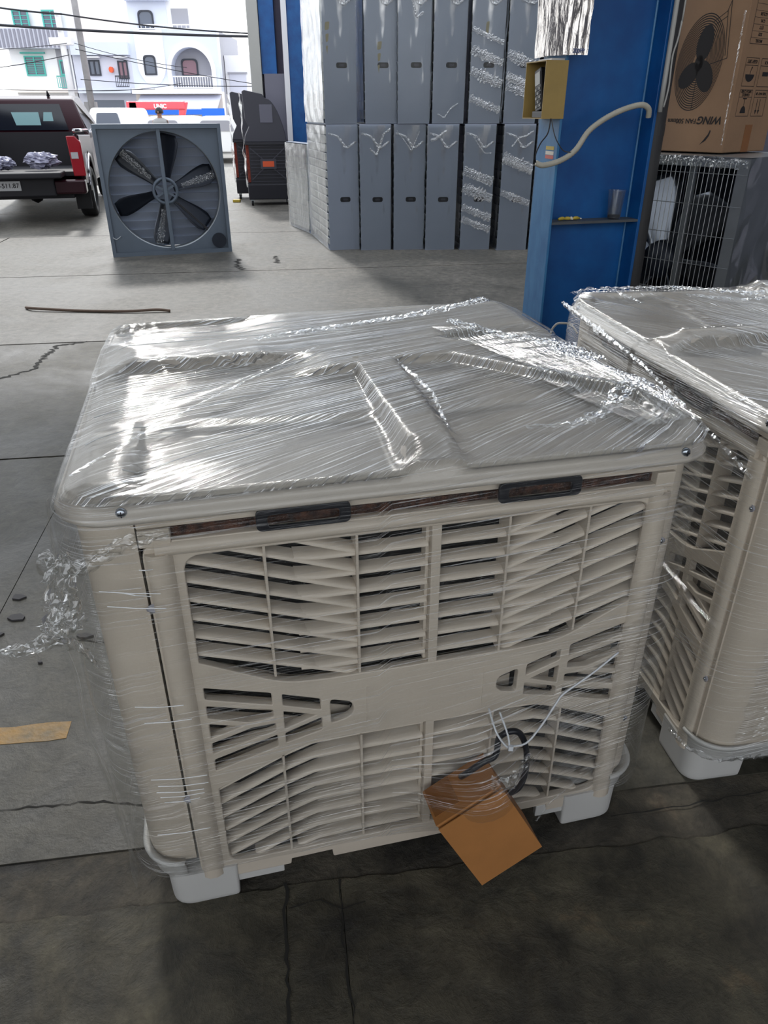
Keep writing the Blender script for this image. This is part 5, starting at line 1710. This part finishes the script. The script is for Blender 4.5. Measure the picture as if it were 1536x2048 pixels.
railing(h3, -16.1, -13.05, 3.15, 3.95, M['rail_white'], 16, FY + 0.9)
MB().box(-19.08, -16.2, FY + 0.8, FY + 8, 6.9, 9.6).build('upper_wall', M['blue_wall'], h3)
MB().box(-16.2, -14.3, FY + 0.9, FY + 8, 6.9, 9.6).build('upper_wall', M['white_wall'], h3)
bwin(h3, -18.35, -17.2, 6.95, 8.2, M['frame_dark'], M['win_glass'], rounded=0.35, mull=False, y=FY + 0.78)
MB().box(-15.85, -14.6, FY + 0.86, FY + 0.9, 7.05, 8.3).build('shutter', M['shade_wall'], h3)
MB().box(-19.08, -15.9, FY + 0.2, FY + 0.8, 8.75, 8.95).build('roof_ledge', M['blue_wall'], h3)
railing(h3, -19.0, -14.3, 6.95, 7.25, M['rail_white'], 14, FY + 0.9)
MB().box(-19.08, -12.45, FY - 1.0, FY, 2.75, 3.10).build('ledge', M['rail_white'], h3)
aw = MB().prism([(FY - 2.2, 1.75), (FY - 0.1, 2.70), (FY - 0.1, 2.60), (FY - 2.2, 1.65)], -18.7, -12.5, 'x').build('awning', M['lav_wall'], h3)
MB().box(-18.0, -12.6, FY - 2.25, FY - 2.1, 1.35, 1.70).build('awning_valance', M['sign_blue'], h3)
bwin(h3, -13.6, -12.8, 0.6, 1.5, M['shade_wall'], M['win_glass'], y=FY - 0.02)
# house four
h4 = empty('town_house', (0, 0, 0), 0, 'low cream house with one square shuttered window, rightmost in the street row', 'building')
MB().box(-12.4, -2.0, FY + 2, FY + 9, 0, 5.4).build('wall', M['white_wall'], h4)
MB().box(-12.1, -10.8, FY + 1.92, FY + 2, 2.85, 4.17).build('shuttered_window', M['lav_wall'], h4)
MB().box(-12.2, -10.7, FY + 1.8, FY + 2, 4.17, 4.27).build('window_head', M['shade_wall'], h4)
tag(MB().box(-12.85, -11.25, FY - 6, FY - 5.9, -0.06, 1.75).build('blue_tarpaulin', M['sign_blue']), 'bright blue tarpaulin sheet at the street side right of the arched house', 'tarpaulin')
# tree at the far left
tt = empty('leafy_tree', (-29.4, 60.0, 0), 0, 'pale green leafy tree at the far left of the street', 'tree')
MB().tube([(0, 0, 0), (0.1, 0, 1.2), (-0.05, 0, 2.2)], [0.16, 0.12, 0.06], 8).build('trunk', M['pole'], tt)
lf = MB()
r_ = random.Random(9)
for k in range(900):
    a, b = r_.uniform(0, 6.28), r_.gauss(0, 0.5)
    rr = 1.5 * r_.random() ** 0.4
    p = Vector((rr * math.cos(a) * math.cos(b), rr * math.sin(a) * math.cos(b), 2.2 + rr * math.sin(b) * 0.9))
    d1 = Vector((r_.uniform(-1, 1), r_.uniform(-1, 1), r_.uniform(-1, 1))).normalized() * 0.13
    d2 = d1.cross(Vector((r_.uniform(-1, 1), r_.uniform(-1, 1), 1))).normalized() * 0.07
    lf.add([p - d1, p + d2, p + d1, p - d2], [(0, 1, 2, 3)])
tag(lf.build('leaves', M['leaf'], tt, recalc=False), kind='stuff')

# ================================================================== POLES, CABLES, VEHICLES, PERSON
PY = 35.0
p1 = empty('utility_pole', (-12.95, PY, 0), 0, 'pale concrete utility pole with white collar, left of the pair', 'pole')
MB().tube([(0, 0, -0.06), (0, 0, 9.5)], [0.13, 0.10], 14).build('shaft', M['rail_white'], p1, smooth=True)
MB().box(-0.45, 0.40, -0.2, 0.16, 3.9, 4.15).build('cable_bracket', M['rail_white'], p1)
p2 = empty('utility_pole', (-12.30, PY + 0.3, 0), 0, 'weathered grey utility pole, right of the pair', 'pole')
MB().tube([(0, 0, -0.06), (0, 0, 9.5)], [0.14, 0.11], 14).build('shaft', M['pole'], p2, smooth=True)
MB().box(-0.3, 0.2, -0.05, 0.15, 1.5, 1.9).build('junction_box', M['pole'], p2)
wires = [
    ((-18.0, 5.6), (-12.7, 4.92), 0.035, 'thick black overhead cable, upper left of the poles'),
    ((-12.7, 4.92), (-4.9, 4.25), 0.030, 'thick black overhead cable, upper right of the poles'),
    ((-18.0, 4.75), (-4.6, 4.15), 0.05, 'thickest black overhead cable crossing both poles'),
    ((-18.0, 2.95), (-12.7, 3.55), 0.015, 'thin overhead cable rising to the poles from the left'),
    ((-12.4, 3.75), (-3.9, 2.35), 0.015, 'thin overhead cable falling right across the arched house'),
    ((-12.4, 2.70), (-3.9, 2.45), 0.015, 'thin level overhead cable across the arched house'),
    ((-18.0, 2.45), (-9.4, 2.35), 0.012, 'lowest thin overhead cable above the pickup roof'),
    ((-12.4, 3.95), (-8.0, 3.1), 0.012, 'thin overhead cable falling right across the lavender house'),
    ((-18.0, 3.75), (-12.7, 3.95), 0.012, 'thin overhead cable across the teal window house'),
    ((-12.4, 2.30), (-8.3, 2.55), 0.012, 'thin overhead cable rising below the lavender house windows'),
]
for (a, b, r, lb) in wires:
    mid = [(a[0] + (b[0] - a[0]) * t, PY - 0.2, a[1] + (b[1] - a[1]) * t - 0.10 * 4 * t * (1 - t)) for t in [k / 14 for k in range(15)]]
    tag(MB().tube(mid, r, 6).build('overhead_cable', M['cable']), lb, 'cable', 'overhead cables along the street')
# van
vn = empty('white_van', (-10.9, 30.5, -0.06), 0, 'white vehicle cab with a windscreen behind the exhaust fan', 'van')
MB().prism(round_poly([(0, 0.3), (1.55, 0.3), (1.55, 1.1), (1.38, 1.72), (0.17, 1.72), (0, 1.1)], 0.15, 5), 0, 3.0, 'y').build('body', M['van_white'], vn, bevel=0.06)
MB().prism(round_poly([(0.30, 1.05), (1.25, 1.05), (1.15, 1.55), (0.40, 1.55)], 0.06, 4), -0.02, 0.0, 'y').build('windscreen', M['win_glass'], vn)
for x in (-0.1, 1.65):
    MB().tube([(x, 0.2, 0.9), (x, 0.2, 1.3)], 0.07, 8).build('mirror', M['van_white'], vn, smooth=True)
for x in (0.12, 1.43):
    for y in (0.5, 2.5):
        MB().tube([(x - 0.09, y, 0.30), (x + 0.09, y, 0.30)], 0.30, 20).build('wheel', M['rubber'], vn)
# red crane arm truck
cr = empty('crane_truck', (-10.95, 35.6, -0.06), 0, 'red crane arm on a truck behind the exhaust fan', 'crane truck')
MB().box(0, 2.5, 0, 0.35, 1.66, 1.98).build('crane_boom', M['crane_red'], cr, bevel=0.05)
MB().prism([(0.0, 0.5), (0.55, 0.5), (0.45, 1.98), (0.12, 1.98)], 0.0, 0.4, 'y').build('crane_post', M['crane_red'], cr, bevel=0.03)
MB().prism([(2.15, 1.2), (2.35, 1.2), (2.6, 1.95), (2.25, 1.95)], 0.05, 0.30, 'y').build('boom_tip', M['crane_red'], cr, bevel=0.03)
text_mesh('boom_lettering', 'UNIC', 0.22, M['rail_white'], cr, Matrix.Translation((1.45, -0.005, 1.79)) @ Matrix.Rotation(R(90), 4, 'X'), bold=0.01)
MB().box(-0.2, 4.6, 0.0, 2.0, 0.45, 0.95).build('truck_bed', M['shade_wall'], cr, bevel=0.03)
for x in (0.5, 3.6):
    MB().tube([(x, -0.02, 0.42), (x, 0.3, 0.42)], 0.42, 20).build('wheel', M['rubber'], cr)
# parked white cars
def car(x, y, lb):
    t = empty('white_car', (x, y, -0.06), 0, lb, 'car', 'white cars parked across the street')
    MB().prism(round_poly([(0, 0.35), (1.75, 0.35), (1.75, 0.95), (1.55, 1.38), (1.2, 1.46), (0.55, 1.46), (0.2, 1.38), (0, 0.95)], 0.12, 5), 0, 4.0, 'y').build('body', M['van_white'], t, bevel=0.05)
    MB().prism(round_poly([(0.25, 1.0), (1.5, 1.0), (1.36, 1.32), (0.39, 1.32)], 0.08, 4), -0.02, 0.0, 'y').build('windscreen', M['shade_wall'], t)
    for xx in (0.15, 1.6):
        for yy in (0.7, 3.2):
            MB().tube([(xx - 0.1, yy, 0.32), (xx + 0.1, yy, 0.32)], 0.32, 18).build('wheel', M['rubber'], t)
car(-8.6, 29.0, 'white car, left one of two just right of the standing person')
car(-6.55, 28.0, 'white car, right one of two near the standing person')
# person (head and shoulders visible above the fan)
me = bpy.data.meshes.new('person')
J = {'pel': (0, 0, 0.92), 'sp': (0, 0, 1.12), 'ch': (0, -0.01, 1.30), 'nk': (0.0, -0.01, 1.43), 'hb': (0.0, -0.02, 1.50), 'hd': (0.0, -0.02, 1.58), 'ht': (0.0, -0.01, 1.64)}
vsn = list(J.keys()); vs = [J[k] for k in vsn]
rad = [0.15, 0.14, 0.155, 0.055, 0.065, 0.088, 0.06]
ed = [(0, 1), (1, 2), (2, 3), (3, 4), (4, 5), (5, 6)]
for s in (-1, 1):
    b = len(vs)
    vs += [(s * 0.17, -0.01, 1.34), (s * 0.22, 0.0, 1.10), (s * 0.20, -0.10, 0.88), (s * 0.19, -0.14, 0.80)]
    rad += [0.06, 0.045, 0.034, 0.03]
    ed += [(2, b), (b, b + 1), (b + 1, b + 2), (b + 2, b + 3)]
    for q in range(4):
        c0 = len(vs)
        vs += [(s * (0.165 + q * 0.016), -0.16, 0.76), (s * (0.165 + q * 0.016), -0.18, 0.72 + 0.004 * abs(q - 1))]
        rad += [0.009, 0.008]
        ed += [(b + 3, c0), (c0, c0 + 1)]
    c0 = len(vs)
    vs += [(s * 0.14, -0.15, 0.78)]; rad += [0.009]; ed += [(b + 3, c0)]
    b = len(vs)
    vs += [(s * 0.09, 0, 0.84), (s * 0.10, -0.01, 0.48), (s * 0.10, 0.02, 0.08), (s * 0.10, -0.12, 0.035)]
    rad += [0.09, 0.062, 0.045, 0.035]
    ed += [(0, b), (b, b + 1), (b + 1, b + 2), (b + 2, b + 3)]
me.from_pydata(vs, ed, [])
pe = bpy.data.objects.new('person', me)
COL.objects.link(pe)
pe.location = (-6.05, 22.5, -0.06)
tag(pe, 'person with black hair standing in the street behind the exhaust fan', 'person')
skm = pe.modifiers.new('skin', 'SKIN')
for i, v in enumerate(me.skin_vertices[0].data):
    v.radius = (rad[i], rad[i]); v.use_root = (i == 0)
pe.modifiers.new('sub', 'SUBSURF').levels = 2
pe.modifiers['sub'].render_levels = 2
me.materials.append(M['skin'])
hr = MB()
hr.grid(lambda u, v: (0.108 * math.cos(6.2832 * u) * math.sin(1.9 * v), -0.005 + 0.115 * math.sin(6.2832 * u) * math.sin(1.9 * v) + 0.02 * v, 1.575 + 0.115 * math.cos(1.9 * v)), 20, 10)
hr.build('hair', M['hair'], pe, smooth=True)
MB().lathe([(0.17, 0.86), (0.165, 1.0), (0.165, 1.2), (0.19, 1.32), (0.15, 1.40), (0.07, 1.435)], 20, Matrix.Diagonal((1.15, 0.8, 1, 1))).build('shirt', M['shirt'], pe, smooth=True)
MB().lathe([(0.012, -0.0), (0.018, 0.02), (0.006, 0.05)], 8, Matrix.Translation((0, -0.115, 1.545))).build('nose', M['skin'], pe, smooth=True)
for s in (-1, 1):
    MB().lathe([(0.004, -0.014), (0.014, 0.0), (0.004, 0.014)], 8, Matrix.Translation((s * 0.092, -0.02, 1.56))).build('ear', M['skin'], pe, smooth=True)
    MB().lathe([(0.003, -0.006), (0.009, 0.0), (0.003, 0.006)], 8, Matrix.Translation((s * 0.033, -0.103, 1.58))).build('eye', M['hair'], pe, smooth=True)
MB().box(-0.022, 0.022, -0.108, -0.098, 1.512, 1.519).build('mouth', M['tail_red'], pe)
MB().prism([(-0.24, 0.0), (-0.01, 0.0), (-0.02, 0.86), (-0.22, 0.86)], -0.1, 0.1, 'y', Matrix.Translation((0.01, 0, 0.03))).box(0.03, 0.22, -0.09, 0.09, 0.03, 0.89).build('trousers', M['frame_dark'], pe, bevel=0.03)
